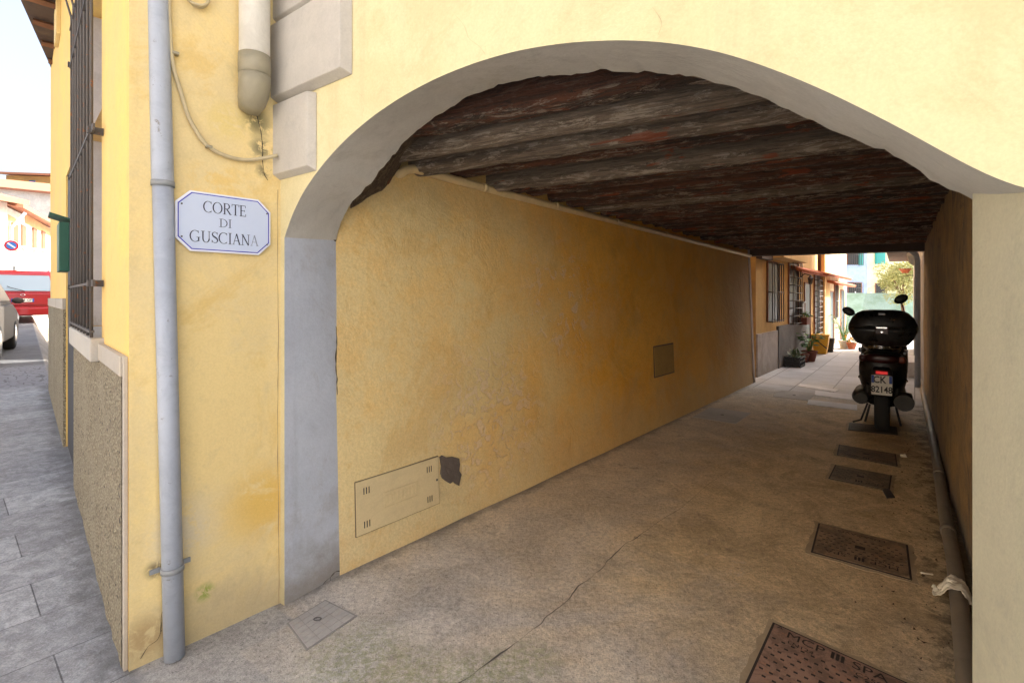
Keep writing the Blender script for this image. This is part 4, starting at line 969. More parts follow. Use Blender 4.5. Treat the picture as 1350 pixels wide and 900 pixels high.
def sbox(x0,x1,y0,y1,z0,z1): 
    return MB().hexa([SP(x0,y0,z0),SP(x1,y0,z0),SP(x1,y1,z0),SP(x0,y1,z0),SP(x0,y0,z1),SP(x1,y0,z1),SP(x1,y1,z1),SP(x0,y1,z1)])
tyre = [(.19,-.055),(.225,-.066),(.252,-.052),(.264,-.025),(.267,0),(.264,.025),(.252,.052),(.225,.066),(.19,.055)]
for nm, y0 in (('rear_wheel', .0), ('front_wheel', 1.42)):
    cc = (0, y0+.0, .267); wv = slathe([(.06,-.07),(.17,-.045),(.20,-.04),(.20,.04),(.17,.045),(.06,.07)], cc).build(nm, M['rim'], scoot)
    slathe(tyre, cc).build('tyre', M['rubber'], wv)
# tail body, underseat, fairing
sloft([(-.16,0,.70,.06,.05),(-.13,0,.73,.14,.09),(-.05,0,.70,.20,.17),(.05,0,.66,.21,.22),(.2,0,.62,.215,.25),(.5,0,.58,.22,.24),(.8,0,.48,.20,.16),(1.0,0,.40,.17,.12)], 24, 3).build('tail_body', M['black_gloss'], scoot)
sloft([(-.02,0,.90,.13,.035),(.1,0,.91,.16,.05),(.45,0,.87,.17,.07),(.8,0,.80,.15,.07),(.95,0,.78,.10,.04)], 20, 2.8).build('seat', M['black'], scoot)
sloft([(.95,0,.62,.16,.30),(1.1,0,.66,.24,.36),(1.2,0,.72,.235,.34),(1.32,0,.78,.17,.24),(1.42,0,.80,.08,.12)], 24, 2.8).build('front_fairing', M['black_gloss'], scoot)
sloft([(.35,0,.30,.16,.10),(.6,0,.27,.21,.09),(1.0,0,.28,.22,.10),(1.15,0,.35,.18,.12)], 20, 3).build('floorboard', M['black'], scoot)
sloft([(-.24,0,.42,.075,.015),(-.2,0,.50,.085,.05),(-.1,0,.56,.09,.06),(.1,0,.56,.08,.05)], 16, 3).build('rear_mudguard', M['black'], scoot)
# silencer and gearbox
slathe([(.03,-.10),(.075,-.095),(.088,-.06),(.09,.02),(.085,.05),(.05,.06)], (.20,.08,.335)).build('silencer', M['dark_metal'], scoot)
mb = MB(); mb.tube([SP(.185,-.12,.34),SP(.185,.0,.33),SP(.18,.35,.30),SP(.15,.6,.26)], [.085,.09,.08,.03], 18); mb.build('silencer_can', M['dark_metal'], scoot)
mb = MB(); mb.tube([SP(.185,-.135,.34),SP(.185,-.122,.34)], .03, 14); mb.build('silencer_outlet', M['dark_metal'], scoot)
mb = MB(); mb.tube([SP(-.185,-.10,.34),SP(-.19,.05,.34),SP(-.18,.45,.33)], [.06,.085,.09], 18); mb.build('gearbox_cover', M['dark_metal'], scoot)
for sx in (-1, 1):
    mb = MB(); mb.tube([SP(sx*.125,.02,.30),SP(sx*.13,.10,.62)], [.022,.02], 12)
    for k in range(7): p = SP(sx*.126,.03+.01*k,.36+.03*k); mb.tube([p-Vector((0,0,.004)),p+Vector((0,0,.004))], .034, 12)
    mb.build('rear_shock', M['dark_metal'], scoot)
mb = MB(); mb.tube([SP(-.14,.35,.22),SP(-.20,.28,.03),SP(-.27,.20,.012)], .010, 8); mb.tube([SP(.12,.38,.2),SP(.16,.26,.02)], .012, 8); mb.tube([SP(-.12,.38,.2),SP(-.16,.26,.02)], .012, 8); mb.build('stand', M['dark_metal'], scoot)
for sx in (-1, 1):
    mb = MB(); mb.tube([SP(sx*.19,-.10,.86),SP(sx*.212,.15,.87),SP(sx*.20,.5,.84)], .012, 8); mb.build('grab_rail', M['rim'], scoot)
    mb = MB(); mb.tube([SP(sx*.175,-.085,.60),SP(sx*.213,.06,.56),SP(sx*.222,.4,.50)], .006, 6); mb.build('trim_strip', M['dark_metal'], scoot)
# lights, rack, plate
sloft([(-.175,0,.795,.05,.02),(-.165,0,.795,.14,.045),(-.10,0,.795,.165,.05)], 20, 3).build('tail_light', M['red_lens'], scoot)
for sx in (-1,1): sloft([(-.155,sx*.165,.79,.02,.02),(-.145,sx*.165,.79,.032,.035),(-.09,sx*.17,.79,.034,.038)], 14, 2.5).build('indicator', M['orange_lens'] if sx > 0 else M['red_lens'], scoot)
mb = MB()
for z_ in (.905,.925): mb.tube([SP(-.12,-.13 if 0 else -.12,z_),SP(.12,-.12,z_)], .008, 8)
mb.tube([SP(-.16,.0,.90),SP(-.13,-.11,.905),SP(.13,-.11,.905),SP(.16,.0,.90)], .009, 8); mb.tube([SP(-.10,-.08,.88),SP(-.06,-.13,.93)],.008,8); mb.tube([SP(.10,-.08,.88),SP(.06,-.13,.93)],.008,8)
mb.build('luggage_rack', M['chrome'], scoot)
plz0, plz1, py_ = .425, .632, -.262
pl = sbox(-.088,.088,py_,py_+.004,plz0,plz1).build('number_plate', M['plate'], scoot, bevel=.002)
sbox(-.086,-.062,py_-.0015,py_,plz0+.125,plz1-.003).build('blue_band', M['plate_blue'], pl)
sbox(.062,.086,py_-.0015,py_,plz0+.125,plz1-.003).build('blue_band', M['plate_blue'], pl)
mb = MB(); mpp = lambda x, y, d: SP(x, py_-d, y)
text_mb(mb, 'CK', .10, mpp, .002, -.018, plz1-.05, .002, sx=.8); text_mb(mb, '82148', .092, mpp, .002, 0, plz0+.055, .002, sx=.78); mb.build('plate_lettering', M['ink'], pl)
sbox(-.05,.05,py_-.006,py_+.02,plz1+.012,plz1+.042).build('red_reflector', M['red_reflector'], scoot, bevel=.003)
sloft([(-.25,0,.53,.095,.11),(-.235,0,.55,.10,.13),(-.15,0,.60,.09,.12)], 16, 4).build('plate_holder', M['black'], scoot)
# top case: wide at the lid seam, tapering below
def ring(z, hw, y0, y1, cx=0): return (z, cx, (y0+y1)/2, hw, (y1-y0)/2)
tc0 = -.24
sloft([ring(.935,.19,tc0+.08,.16),ring(.95,.225,tc0+.05,.19),ring(1.01,.268,tc0+.025,.21),ring(1.09,.298,tc0+.005,.22),ring(1.125,.302,tc0,.22)], 32, 3.6, 'z').build('top_case', M['black'], scoot)
lid = sloft([ring(1.128,.302,tc0,.22),ring(1.16,.298,tc0+.0,.22),ring(1.23,.268,tc0+.015,.21),ring(1.28,.225,tc0+.035,.19),ring(1.305,.18,tc0+.07,.16),ring(1.315,.12,tc0+.11,.12)], 32, 3.4, 'z').build('top_case_lid', M['black_gloss'], scoot)
sbox(-.03,.03,tc0+.02,tc0+.045,1.262,1.285).build('lid_badge', M['rim'], lid, bevel=.003)
sbox(-.055,.055,tc0-.012,tc0+.01,1.06,1.13).build('latch', M['red_lens'], scoot, bevel=.006)
sbox(-.045,.045,tc0-.014,tc0-.01,1.125,1.137).build('latch_trim', M['chrome'], scoot)
mb = MB(); mb.tube([SP(0,tc0-.018,1.085),SP(0,tc0-.005,1.085)], .009, 12); mb.build('key_lock', M['chrome'], scoot)
# handlebar, mirrors, screen
mb = MB(); mb.tube([SP(-.31,.93,1.08),SP(-.20,1.0,1.12),SP(0,1.04,1.10),SP(.20,1.0,1.12),SP(.31,.93,1.08)], .017, 10); mb.build('handlebar', M['black'], scoot)
for sx in (-1,1):
    mb = MB(); mb.tube([SP(sx*.20,1.0,1.12),SP(sx*.22,1.02,1.20),SP((.17 if sx > 0 else -.33),1.0,(1.40 if sx > 0 else 1.25))], .007, 8); a_ = mb.build('mirror_arm', M['black'], scoot)
    mb = MB(); bm = bmesh.new(); bmesh.ops.create_uvsphere(bm, u_segments=16, v_segments=10, radius=1)
    tz = (1.43 if sx > 0 else 1.27); cx_ = (.17 if sx > 0 else -.36)
    for v in bm.verts:
        p = Vector((v.co.x*.075, v.co.y*.02, v.co.z*.052)); p = Matrix.Rotation(-sx*.6, 3, 'Y') @ p; v.co = p
    mb.add([SP(cx_+v.co.x, .98+v.co.y, tz+v.co.z) for v in bm.verts], [tuple(v.index for v in f.verts) for f in bm.faces], True); bm.free()
    mb.build('mirror', M['black'], scoot)
for sx in (-1,1):
    mb = MB(); bm = bmesh.new(); bmesh.ops.create_uvsphere(bm, u_segments=12, v_segments=8, radius=1)
    mb.add([SP(sx*.275+v.co.x*.06, .95+v.co.y*.09, 1.07+v.co.z*.055) for v in bm.verts], [tuple(v.index for v in f.verts) for f in bm.faces], True); bm.free(); mb.build('hand_guard', M['black'], scoot)
mb = MB(); vs_ = []
for j in range(13):
    z_ = j/12; hw = .24*(1-.35*z_**2) ; 
    for k in range(13):
        x_ = -1+2*k/12; vs_.append(SP(x_*hw, 1.30-.30*z_-.10*x_*x_, 1.02+.60*z_ - .05*x_*x_*z_))
nf = len(vs_); vs_ += [p+fw_*.004 for p in vs_]
fs = [(j*13+k, j*13+k+1, (j+1)*13+k+1, (j+1)*13+k) for j in range(12) for k in range(12)]; fs += [tuple(nf+i for i in f)[::-1] for f in fs]
mb.add(vs_, fs, True); scr = mb.build('windscreen', M['screen'], scoot)
mb = MB(); edge = [SP(-.24,1.20,1.02)]+[SP(-.24*(1-.35*(j/12)**2), 1.20-.30*j/12, 1.02+.60*j/12-.05*j/12) for j in range(13)]; mb.tube(edge, .011, 6); mb.build('screen_edge', M['sign_edge'], scr)

# ---------------------------------------------------------------- alley beyond the passage
ALP = Vector((4.43, 8.78)); AL = Wall(ALP, (.661, .750), +1)
def alx(u, off=0): return AL.S(u, off)
ahouse = thing('alley_house', tuple(AL.w(0,0,0)), 'ochre yellow terraced house on the left of the alley with barred windows', 'building')
eA = alx(1089)
mb = MB(); mb.wbox(AL, .0, eA, -4, 0, .0, 5.5); mb.build('wall', M['alley_yellow'], ahouse)
sA1 = alx(1023.5); sA2 = alx(1060)
mb = MB(); mb.wbox(AL, .0, sA1, 0, .03, 0, .78); mb.build('grey_dado', M['alley_grey'], ahouse)
mb = MB(); mb.wbox(AL, sA1, sA2, 0, .05, 0, .86); mb.build('dark_dado', M['alley_dark'], ahouse)
mb = MB(); mb.wbox(AL, alx(1082), eA, 0, .10, 0, 5.4); mb.build('pilaster', M['alley_yellow'], ahouse)
mb = MB(); mb.wbox(AL, alx(1027,.2), alx(1066,.3), 0, .28, 2.22, 2.5); mb.build('balcony_slab', M['alley_yellow'], ahouse)
mb = MB(); mb.wbox(AL, .02, alx(1019,.1), 0, .10, 2.16, 2.5); mb.build('beam_end', M['eave_wood'], ahouse)
def barred(W, par, u0, u1, v0, v1, off=.09, nbar=5, frame=True, door=False, hb=3):
    a0, zt = W.hit(u0, v0); a1, _ = W.hit(u1, v0); _, zb_ = W.hit(u0, v1)
    f = MB().wbox(W, a0, a1, .002, .012, zb_, zt).build('door' if door else 'window', M['glass'] if not door else M['teal_door'], par)
    mb = MB()
    for s0_, s1_, z0_, z1_ in ((a0-.04,a0,zb_,zt+.04),(a1,a1+.04,zb_,zt+.04),(a0,a1,zt,zt+.04)): mb.wbox(W, s0_, s1_, 0, .03, z0_, z1_)
    mb.build('frame', M['shutter_brown'], f)
    if nbar:
        mb = MB()
        for i in range(nbar):
            s_ = a0+(a1-a0)*i/(nbar-1); mb.tube([W.w(s_, off, zb_-.02), W.w(s_, off, zt)], .010, 6)
        for j in range(hb):
            z_ = zb_+(zt-zb_)*j/(hb-1); mb.tube([W.w(a0, .0, z_), W.w(a0, off, z_), W.w(a1, off, z_), W.w(a1, 0, z_)], .010, 6)
        mb.build('grille', M['iron'], f)
    return f
barred(AL, ahouse, 1011, 1026, 346, 424, .10, 6)
barred(AL, ahouse, 1039, 1051, 345, 427, .10, 6, hb=9)
barred(AL, ahouse, 1060, 1067, 374, 452, 0, 0, door=True)
barred(AL, ahouse, 1073, 1080, 362, 440, .08, 5, hb=12)
def canopy(W, par, u0, u1, v, dep, nm='door_canopy'):
    a0, z0_ = W.hit(u0, v, dep); a1, _ = W.hit(u1, v, dep*.3)
    mb = MB(); P = [W.w(a0,0,z0_+.10),W.w(a1,0,z0_+.10),W.w(a1,dep,z0_),W.w(a0,dep,z0_)]
    mb.hexa(P+[p+Vector((0,0,.035)) for p in P]); k_ = int((a1-a0)/.14)
    for i in range(k_+1):
        s_ = a0+(a1-a0)*i/max(k_,1); mb.tube([W.w(s_, 0, z0_+.145), W.w(s_, dep+.02, z0_+.04)], .035, 8)
    return mb.build(nm, M['terracotta'], par)
canopy(AL, ahouse, 1057, 1081, 359, .22)
mb = MB(); a_, z_ = AL.hit(1079.5, 340, .14); mb.tube([AL.w(a_,.15,2.05), AL.w(a_,.15,4.5)], .04, 10); tag(mb.build('brown_downpipe', M['wood']), 'brown downpipe on the yellow alley house above the tile canopy', 'downpipe')
# lantern
a_, z_ = AL.hit(1068.5, 369, .22)
t = thing('wall_lantern', tuple(AL.w(a_,.22,z_-.1)), 'black wall lantern under the terracotta canopy in the alley', 'lantern')
mb = MB(); mb.lathe([(.03,0),(.045,.01),(.06,.13),(.075,.135),(.03,.19),(.01,.21)], AL.w(a_,.22,z_-.10), 6, smooth=False); mb.build('lamp_housing', M['iron'], t)
mb = MB(); mb.tube([AL.w(a_,0,z_+.06),AL.w(a_,.10,z_+.15),AL.w(a_,.22,z_+.11)], .010, 6); mb.build('bracket', M['iron'], t)
# small letter box + hanging planter
a_, z_ = AL.hit(1055, 404, .05)
mb = MB(); mb.wbox(AL, a_, a_+.22, 0, .10, z_-.16, z_+.08); mb.wbox(AL, a_-.02, a_+.24, 0, .13, z_+.08, z_+.12); tag(mb.build('wall_letter_box', M['pipe_band'], bevel=.004), 'grey letter box on the alley wall above the hanging planter', 'letter box')
def leaves(mb, c, r, n_, size, rng, squash=(1,1,1), up=.2):
    for _ in range(n_):
        while True:
            d = Vector((rng.uniform(-1,1), rng.uniform(-1,1), rng.uniform(-1,1)))
            if d.length < 1: break
        p = Vector(c)+Vector((d.x*r*squash[0], d.y*r*squash[1], d.z*r*squash[2])); s_ = size*rng.uniform(.6,1.3)
        a = Vector((rng.gauss(0,1), rng.gauss(0,1), rng.gauss(0,1)+up)).normalized(); b = a.cross(Vector((rng.gauss(0,1),rng.gauss(0,1),rng.gauss(0,1)))).normalized()
        mb.add([p-a*s_, p+b*s_*.3, p+a*s_, p-b*s_*.3], [(0,1,2,3)])
rng = random.Random(5)
def pot_mb(c, r0, r1, h, n_=20): return MB().lathe([(r0*.96,0),(r0,.01),(r1,h*.86),(r1*1.1,h*.87),(r1*1.1,h),(r1*.95,h),(r1*.93,h-.03)], c, n_)
a_, z_ = AL.hit(1054, 428, .05); b_, _ = AL.hit(1066, 428, .15)
t = thing('hanging_planter', tuple(AL.w(a_,.1,z_)), 'brown rectangular planter fixed under the alley letter box', 'planter')
mb = MB(); mb.wbox(AL, a_, b_, .02, .20, z_, z_+.17); mb.build('trough', M['dark_terracotta'], t, bevel=.008)
mb = MB(); leaves(mb, AL.w((a_+b_)/2,.11,z_+.22), .14, 90, .04, rng, (1.2,1.2,.6)); mb.build('foliage', M['leaf'], t)
# crate with agave
g_ = gp(1045, 484); 
t = thing('plant_crate', tuple(g_), 'black wire crate holding a spiky agave on the ground by the alley wall', 'plant')
mb = MB(); ang = math.atan2(AL.d.y, AL.d.x); Mx = Matrix.Rotation(ang, 3, 'Z')
cc = g_+Vector((AL.d.x*.2, AL.d.y*.2,0))-Vector((AL.n.x,AL.n.y,0))*.0
for z_ in (.03,.12,.2): 
    for dy in (-.14,.14): mb.box(cc+Mx@Vector((0,dy,z_)), (.5,.012,.025), ang)
    for dx in (-.245,.245): mb.box(cc+Mx@Vector((dx,0,z_)), (.012,.28,.025), ang)
for k in range(9):
    for dy in (-.14,.14): mb.box(cc+Mx@Vector((-.24+.06*k,dy,.11)), (.012,.014,.22), ang)
mb.box(cc+Vector((0,0,.1)), (.46,.25,.17), ang); mb.build('crate', M['black'], t)
mb = MB()
for k in range(34):
    a = rng.uniform(0,6.28); l = rng.uniform(.18,.34); el = rng.uniform(.2,1.3); d = Vector((math.cos(a)*math.cos(el), math.sin(a)*math.cos(el), math.sin(el))); b = d.cross(Vector((0,0,1))).normalized()*.016
    p0 = cc+Mx@Vector((rng.uniform(-.18,.18),rng.uniform(-.08,.08),.19)); p1 = p0+d*l*.55; p2 = p0+d*l-Vector((0,0,.06))
    mb.add([p0-b, p0+b, p1+b, p1-b, p2], [(0,1,2,3),(3,2,4)])
mb.build('agave_leaves', M['agave'], t)
# two clay pots with leafy plant
g_ = gp(1067, 476)
t = thing('clay_pot_plant', tuple(g_), 'leafy green plant in a brown clay pot between the agave crate and the yellow bin', 'plant')
pot_mb(g_, .11, .15, .24).build('pot', M['dark_terracotta'], t)
mb = MB(); mb.lathe([(.13,0),(.13,.004)], g_+Vector((0,0,.205)), 14); mb.build('soil', M['soil'], t)
def broad(mb, base, n_, hmax, L, rng, wd=.3):
    for k in range(n_):
        a = rng.uniform(0,6.28); h = rng.uniform(.3,1)*hmax; p0 = base+Vector((rng.uniform(-.03,.03),rng.uniform(-.03,.03),0)); p1 = base+Vector((math.cos(a)*h*.4, math.sin(a)*h*.4, h))
        mb.tube([p0, (p0+p1)/2+Vector((0,0,h*.12)), p1], .004, 4)
        d = Vector((math.cos(a), math.sin(a), rng.uniform(-.5,.4))).normalized(); b = d.cross(Vector((0,0,1))).normalized()*L*wd; u_ = Vector((0,0,L*.06))
        mb.add([p1, p1+d*L*.45+b+u_, p1+d*L, p1+d*L*.45-b+u_, p1+d*L*.5-u_], [(0,1,4),(1,2,4),(2,3,4),(3,0,4)])
mb = MB(); broad(mb, g_+Vector((0,0,.2)), 34, .46, .19, rng); mb.build('foliage', M['leaf'], t)
g_ = gp(1059.5, 478)+Vector((.06,.10,0))
t = thing('small_clay_pot', tuple(g_), 'small dark clay pot tucked behind the agave crate', 'plant pot')
pot_mb(g_, .08, .105, .19).build('pot', M['dark_terracotta'], t)
# yellow waste caddy
g_ = gp(1082, 466); t = thing('yellow_bin', tuple(g_), 'yellow plastic waste caddy with black handle on the alley ground', 'bin')
def bin_mb(c, w0, w1, d0, d1, h, ang):
    Mx = Matrix.Rotation(ang, 3, 'Z'); P = []
    for ww, dd2, z in ((w0,d0,0),(w1,d1,h)): P += [c+Mx@Vector((x*ww/2, y*dd2/2, z)) for x, y in ((-1,-1),(1,-1),(1,1),(-1,1))]
    return MB().hexa(P)
ba = math.atan2(-.62, .78)
bin_mb(g_, .26,.38,.24,.33,.46,ba).build('bucket', M['yellow_bin'], t, bevel=.02)
bin_mb(g_+Vector((0,0,.462)), .40,.40,.35,.33,.04,ba).build('lid', M['yellow_bin'], t, bevel=.012)
mb = MB(); Mx = Matrix.Rotation(ba,3,'Z'); mb.tube([g_+Mx@Vector(p) for p in ((-.17,-.16,.42),(-.08,-.20,.36),(.10,-.19,.20),(.15,-.16,.15))], .012, 8); mb.build('handle', M['black'], t)
g_ = gp(1091.5, 464)+Vector((.05,.05,0)); t = thing('black_bin', tuple(g_), 'black plastic waste caddy standing behind the yellow one', 'bin')
bin_mb(g_, .2,.27,.2,.26,.34,ba).build('bucket', M['black'], t, bevel=.015); bin_mb(g_+Vector((0,0,.342)), .28,.28,.27,.26,.03,ba).build('lid', M['black'], t, bevel=.01)
# second, cream house
chouse = thing('cream_alley_house', tuple(AL.w(eA,0,0)), 'pale cream house further along the left of the alley with tile canopies', 'building')
eB = alx(1114)
mb = MB(); mb.wbox(AL, eA+.003, eB, -4, .04, 0, 5.2); mb.build('wall', M['alley_cream'], chouse)
AL2 = Wall(ALP+AL.n*.04, AL.d, +1)
mb = MB(); mb.wbox(AL2, AL2.S(1098.5), AL2.S(1106), 0, .03, 0, .75); mb.build('stone_dado', M['roughcast'], chouse)
barred(AL2, chouse, 1093, 1097.5, 385, 456, 0, 0, door=True)
barred(AL2, chouse, 1099.5, 1103, 375, 419, .05, 4)
barred(AL2, chouse, 1108, 1112, 383, 452, 0, 0, door=True)
canopy(AL2, chouse, 1092, 1111, 364, .32); canopy(AL2, chouse, 1105, 1117, 376, .32)
g_ = gp(1113.5, 459)
t = thing('white_pot_plant', tuple(g_), 'tall green plant in a white pot beside the cream alley house', 'plant')
pot_mb(g_, .11, .15, .23).build('pot', M['white_pot'], t)
mb = MB(); broad(mb, g_+Vector((0,0,.2)), 40, .78, .12, rng, .25); mb.build('foliage', M['leaf'], t)
g_ = gp(1123, 460); t = thing('yellow_flower_pot', tuple(g_), 'yellow flowers in a terracotta pot partly hidden by the scooter', 'plant')
pot_mb(g_, .08, .12, .18).build('pot', M['terracotta'], t)
mb = MB(); leaves(mb, g_+Vector((0,0,.34)), .17, 120, .035, rng, (1,1,1)); mb.build('flowers', M['yellow_bin'], t)
mb = MB(); leaves(mb, g_+Vector((0,0,.24)), .14, 80, .035, rng, (1,1,1)); mb.build('foliage', M['leaf'], t)
# right side of the alley
AR = Wall(RW.w(sRE,0,0).xy, RW.d, -1)
rhouse = thing('grey_alley_house', tuple(AR.w(.1,0,0)), 'pale grey rendered house on the right of the alley behind the scooter', 'building')
eR2 = AR.S(1204)
mb = MB(); mb.wbox(AR, .003, eR2, -4, 0, 0, 5.5); mb.build('wall', M['alley_grey'], rhouse)
a_ = AR.S(1209); mb = MB(); mb.wbox(AR, a_, a_+1.0, .0, .04, .1, 1.9); mb.build('shutter', M['dark_gate'], rhouse)
mb = MB(); b0 = AR.S(1207,.1); 
y0_, y1_ = 10.2, 12.9; 
def arp(y, n_): k = (y-AR.P.y)/AR.d.y; return k
mb.wbox(AR, arp(y0_,0), arp(y1_,0), 0, .52, 2.42, 2.62); mb.build('balcony_slab', metal_paint('brown_balcony', (.22,.13,.08), .8), rhouse)
a_, z_ = AR.hit(1215, 500, .07)
mb = MB(); mb.tube([AR.w(.35,.07,.0), AR.w(.35,.07,2.05), AR.w(.30,.09,2.14), AR.w(.12,.16,2.2)], .038, 12); tag(mb.build('grey_wall_pipe', M['pipe_grey']), 'pale grey downpipe on the right alley house just past the passage', 'downpipe')
mb = MB(); mb.tube([AR.w(1.0,.06,2.02), AR.w(.8,.12,2.07), AR.w(.55,.17,2.17)], [.05,.06,.035], 12); tag(mb.build('white_flood_lamp', M['white_pot']), 'small white lamp high on the right wall at the passage end', 'lamp')
a_, z_ = AR.hit(1200, 357, .15); yk = arp(13.2,0)
t = thing('hanging_clay_pot', tuple(AR.w(yk,.2,2.1)), 'terracotta pot hung high at the end of the right alley wall', 'plant pot')
pot_mb(AR.w(yk,.18,2.12), .07, .13, .12).build('pot', M['terracotta'], t)
mb = MB(); mb.tube([AR.w(yk,0,2.05),AR.w(yk,.18,2.05)], .012, 6); mb.build('bracket', M['iron'], t)
mb = MB(); mb.wbox(AR, AR.S(1214), AR.S(1211), .02, .28, 0, .28); tag(mb.build('step_stone', M['stone_pale'], bevel=.01), 'pale stone doorstep at the right alley wall beside the scooter', 'step')
# closing houses
EWn = Wall((9.0, 22.2), (.985, .17), +1)
bh = thing('blue_house', tuple(EWn.w(7,0,0)), 'pale blue house closing the alley on the left', 'building')
def eu(u): return EWn.S(u)
mb = MB(); mb.wbox(EWn, 0, eu(1143), -5, 0, 0, 6.5); mb.build('wall', M['blue_wall'], bh)
barred(EWn, bh, 1117, 1136, 322, 349, .10, 9); barred(EWn, bh, 1118, 1135, 373, 386, .12, 7)
for u in (1131.5,):
    a_, zt = EWn.hit(u, 322); b_, _ = EWn.hit(u+6, 322); _, zb_ = EWn.hit(u, 350); mb = MB(); mb.wbox(EWn, a_, b_, .02, .05, zb_, zt)
    for k in range(12): z_ = zb_+(zt-zb_)*k/12; mb.wbox(EWn, a_+.03, b_-.03, .05, .065, z_+.02, z_+.06)
    mb.build('shutter', M['teal'], bh)
yh = thing('pale_yellow_house', tuple(EWn.w(eu(1165),0,0)), 'pale yellow house with teal shutters closing the alley on the right', 'building')
mb = MB(); mb.wbox(EWn, eu(1143)+.004, eu(1260), -5, 0.01, 0, 6.5); mb.build('wall', M['pale_yellow'], yh)
a_, zt = EWn.hit(1153, 322); b_, _ = EWn.hit(1166, 322); _, zb_ = EWn.hit(1153, 348); mb = MB(); mb.wbox(EWn, a_, b_, .02, .06, zb_, zt)
for k in range(14): z_ = zb_+(zt-zb_)*k/14; mb.wbox(EWn, a_+.05, b_-.05, .06, .08, z_+.02, z_+.06)
mb.build('shutter', M['teal'], yh)
barred(EWn, yh, 1154, 1168, 374, 389, 0, 0)
# green mesh screen
m = mat('green_mesh', (.18,.34,.30), .8); n = N(m); n.color(n.mix(n.ramp(n.noise(1.5,6,.7,stretch=(1,1,2)), .4,.65), (.26,.37,.34), (.18,.28,.22))); M['mesh'] = m
FE = Wall((10.6, 18.6), (.99, .1), +1)
t = thing('mesh_screen_fence', tuple(FE.w(1,0,0)), 'pale green mesh screen fence closing the far end of the alley', 'fence')
f0, f1 = FE.S(1108), FE.S(1208)
mb = MB(); mb.wbox(FE, f0, f1, 0, .01, 0.05, 1.62); mb.build('mesh_panel', M['mesh'], t)
for k in range(6):
    s_ = f0+(f1-f0)*k/5; mb = MB(); mb.tube([FE.w(s_,-.03,0),FE.w(s_,-.03,1.68)], .022, 8); mb.build('post', M['pipe_band'], t)
# olive tree
g_ = Vector((14.2, 17.3, 0)); g_.x = (1192-CX)/F*17.3
t = thing('olive_tree', tuple(g_), 'small bright olive green tree overhanging the far right of the alley', 'tree')
mb = MB(); rg = random.Random(3); tips = []
mb.tube([g_, g_+Vector((.03,0,.6)), g_+Vector((-.03,.05,1.2)), g_+Vector((0,0,1.5))], [.07,.06,.05,.04], 8)
for k in range(9):
    a = rg.uniform(0,6.28); e = g_+Vector((math.cos(a)*rg.uniform(.25,.6), math.sin(a)*rg.uniform(.25,.6), rg.uniform(1.6,2.5))); mb.tube([g_+Vector((0,0,1.3)), (g_+Vector((0,0,1.5))+e)/2, e], [.03,.02,.008], 6); tips.append(e)
mb.build('trunk', M['wood'], t)
mb = MB()
for e in tips: leaves(mb, e, .42, 520, .05, rg, (1,1,.8)); 
leaves(mb, g_+Vector((-.25,-.1,1.55)), .5, 700, .05, rg, (1,1,.8)); leaves(mb, g_+Vector((.1,-.1,2.2)), .7, 1100, .05, rg, (1,1,.9))
mb.build('crown', M['olive'], t)

# ---------------------------------------------------------------- the street on the left
def stz(p): return smooth_street_z(p.x, p.y)
def solve_street(u, v):       # where the ray through (u,v) meets the sloping street
    z = 0
    for _ in range(60): p = gp(u, v, z); z = .5*z+.5*stz(p)
    return gp(u, v, z)
def car(name, label, cat, base, fwd, L, Wd, Ht, paint, prof, cabin, plate=None, estate=False, extra=None):
    f = Vector((fwd.x, fwd.y, 0)).normalized(); r_ = Vector((f.y, -f.x, 0)); base = Vector(base)
    t = thing(name, tuple(base), label, cat)
    P = lambda x, y, z: base + r_*x + f*y + Vector((0,0,z))
    def pr(poly, x0, x1, nm, mt, bev=.03, par=None): return MB().prism(poly, lambda a, b, d: P(d, a, b), x0, x1).build(nm, mt, par or t, bevel=bev, seg=3)
    body = pr(prof, -Wd/2, Wd/2, 'body', paint, .05)
    # cabin tapers inwards
    mb = MB(); nC = len(cabin); zt = max(z for _, z in cabin); zb2 = min(z for _, z in cabin)
    vs_ = []
    for sx in (-1, 1):
        for y, z in cabin: k = (z-zb2)/(zt-zb2); vs_.append(P(sx*(Wd/2-.03-.12*k), y, z))
    mb.add(vs_, [tuple(range(nC)), tuple(range(nC,2*nC))[::-1]]+[(i,(i+1)%nC,nC+(i+1)%nC,nC+i) for i in range(nC)])
    mb.build('cabin', paint, t, bevel=.04, seg=3)
    for sx in (-1,1):
        mb = MB(); q = []; cyc = sum(y for y,_ in cabin)/nC; czc = sum(z for _,z in cabin)/nC
        for y, z in cabin:
            y2 = cyc+(y-cyc)*.90; z2 = czc+(z-czc)*.72; k = (z2-zb2)/(zt-zb2); q.append(P(sx*(Wd/2-.03-.12*k+.006), y2, z2))
        mb.add(q, [tuple(range(nC))]); mb.build('side_window', M['glass'], t)
    for sx in (-1,1):
        for y in (L*.19, L*.81):
            cc = P(sx*(Wd/2-.09), y, .31); ax = r_
            mb = MB(); vs_ = []; nW = 24
            for rr, xo in ((.20,-.10),(.27,-.10),(.31,-.07),(.31,.07),(.27,.10),(.20,.10)):
                for k in range(nW): a = 2*math.pi*k/nW; vs_.append(cc+r_*xo*sx+f*rr*math.cos(a)+Vector((0,0,rr*math.sin(a))))
            mb.add(vs_, [(i*nW+k,i*nW+(k+1)%nW,(i+1)*nW+(k+1)%nW,(i+1)*nW+k) for i in range(5) for k in range(nW)], True); wv = mb.build('wheel', M['rubber'], t)
            mb = MB(); mb.lathe([(.20,0),(.20,.012),(.15,.02),(.05,.03)], (0,0,0), 20); mb.v = [cc+r_*sx*(.088+p.z)+f*p.x+Vector((0,0,p.y)) for p in mb.v]; mb.build('rim', M['chrome'], wv)
    return t, P
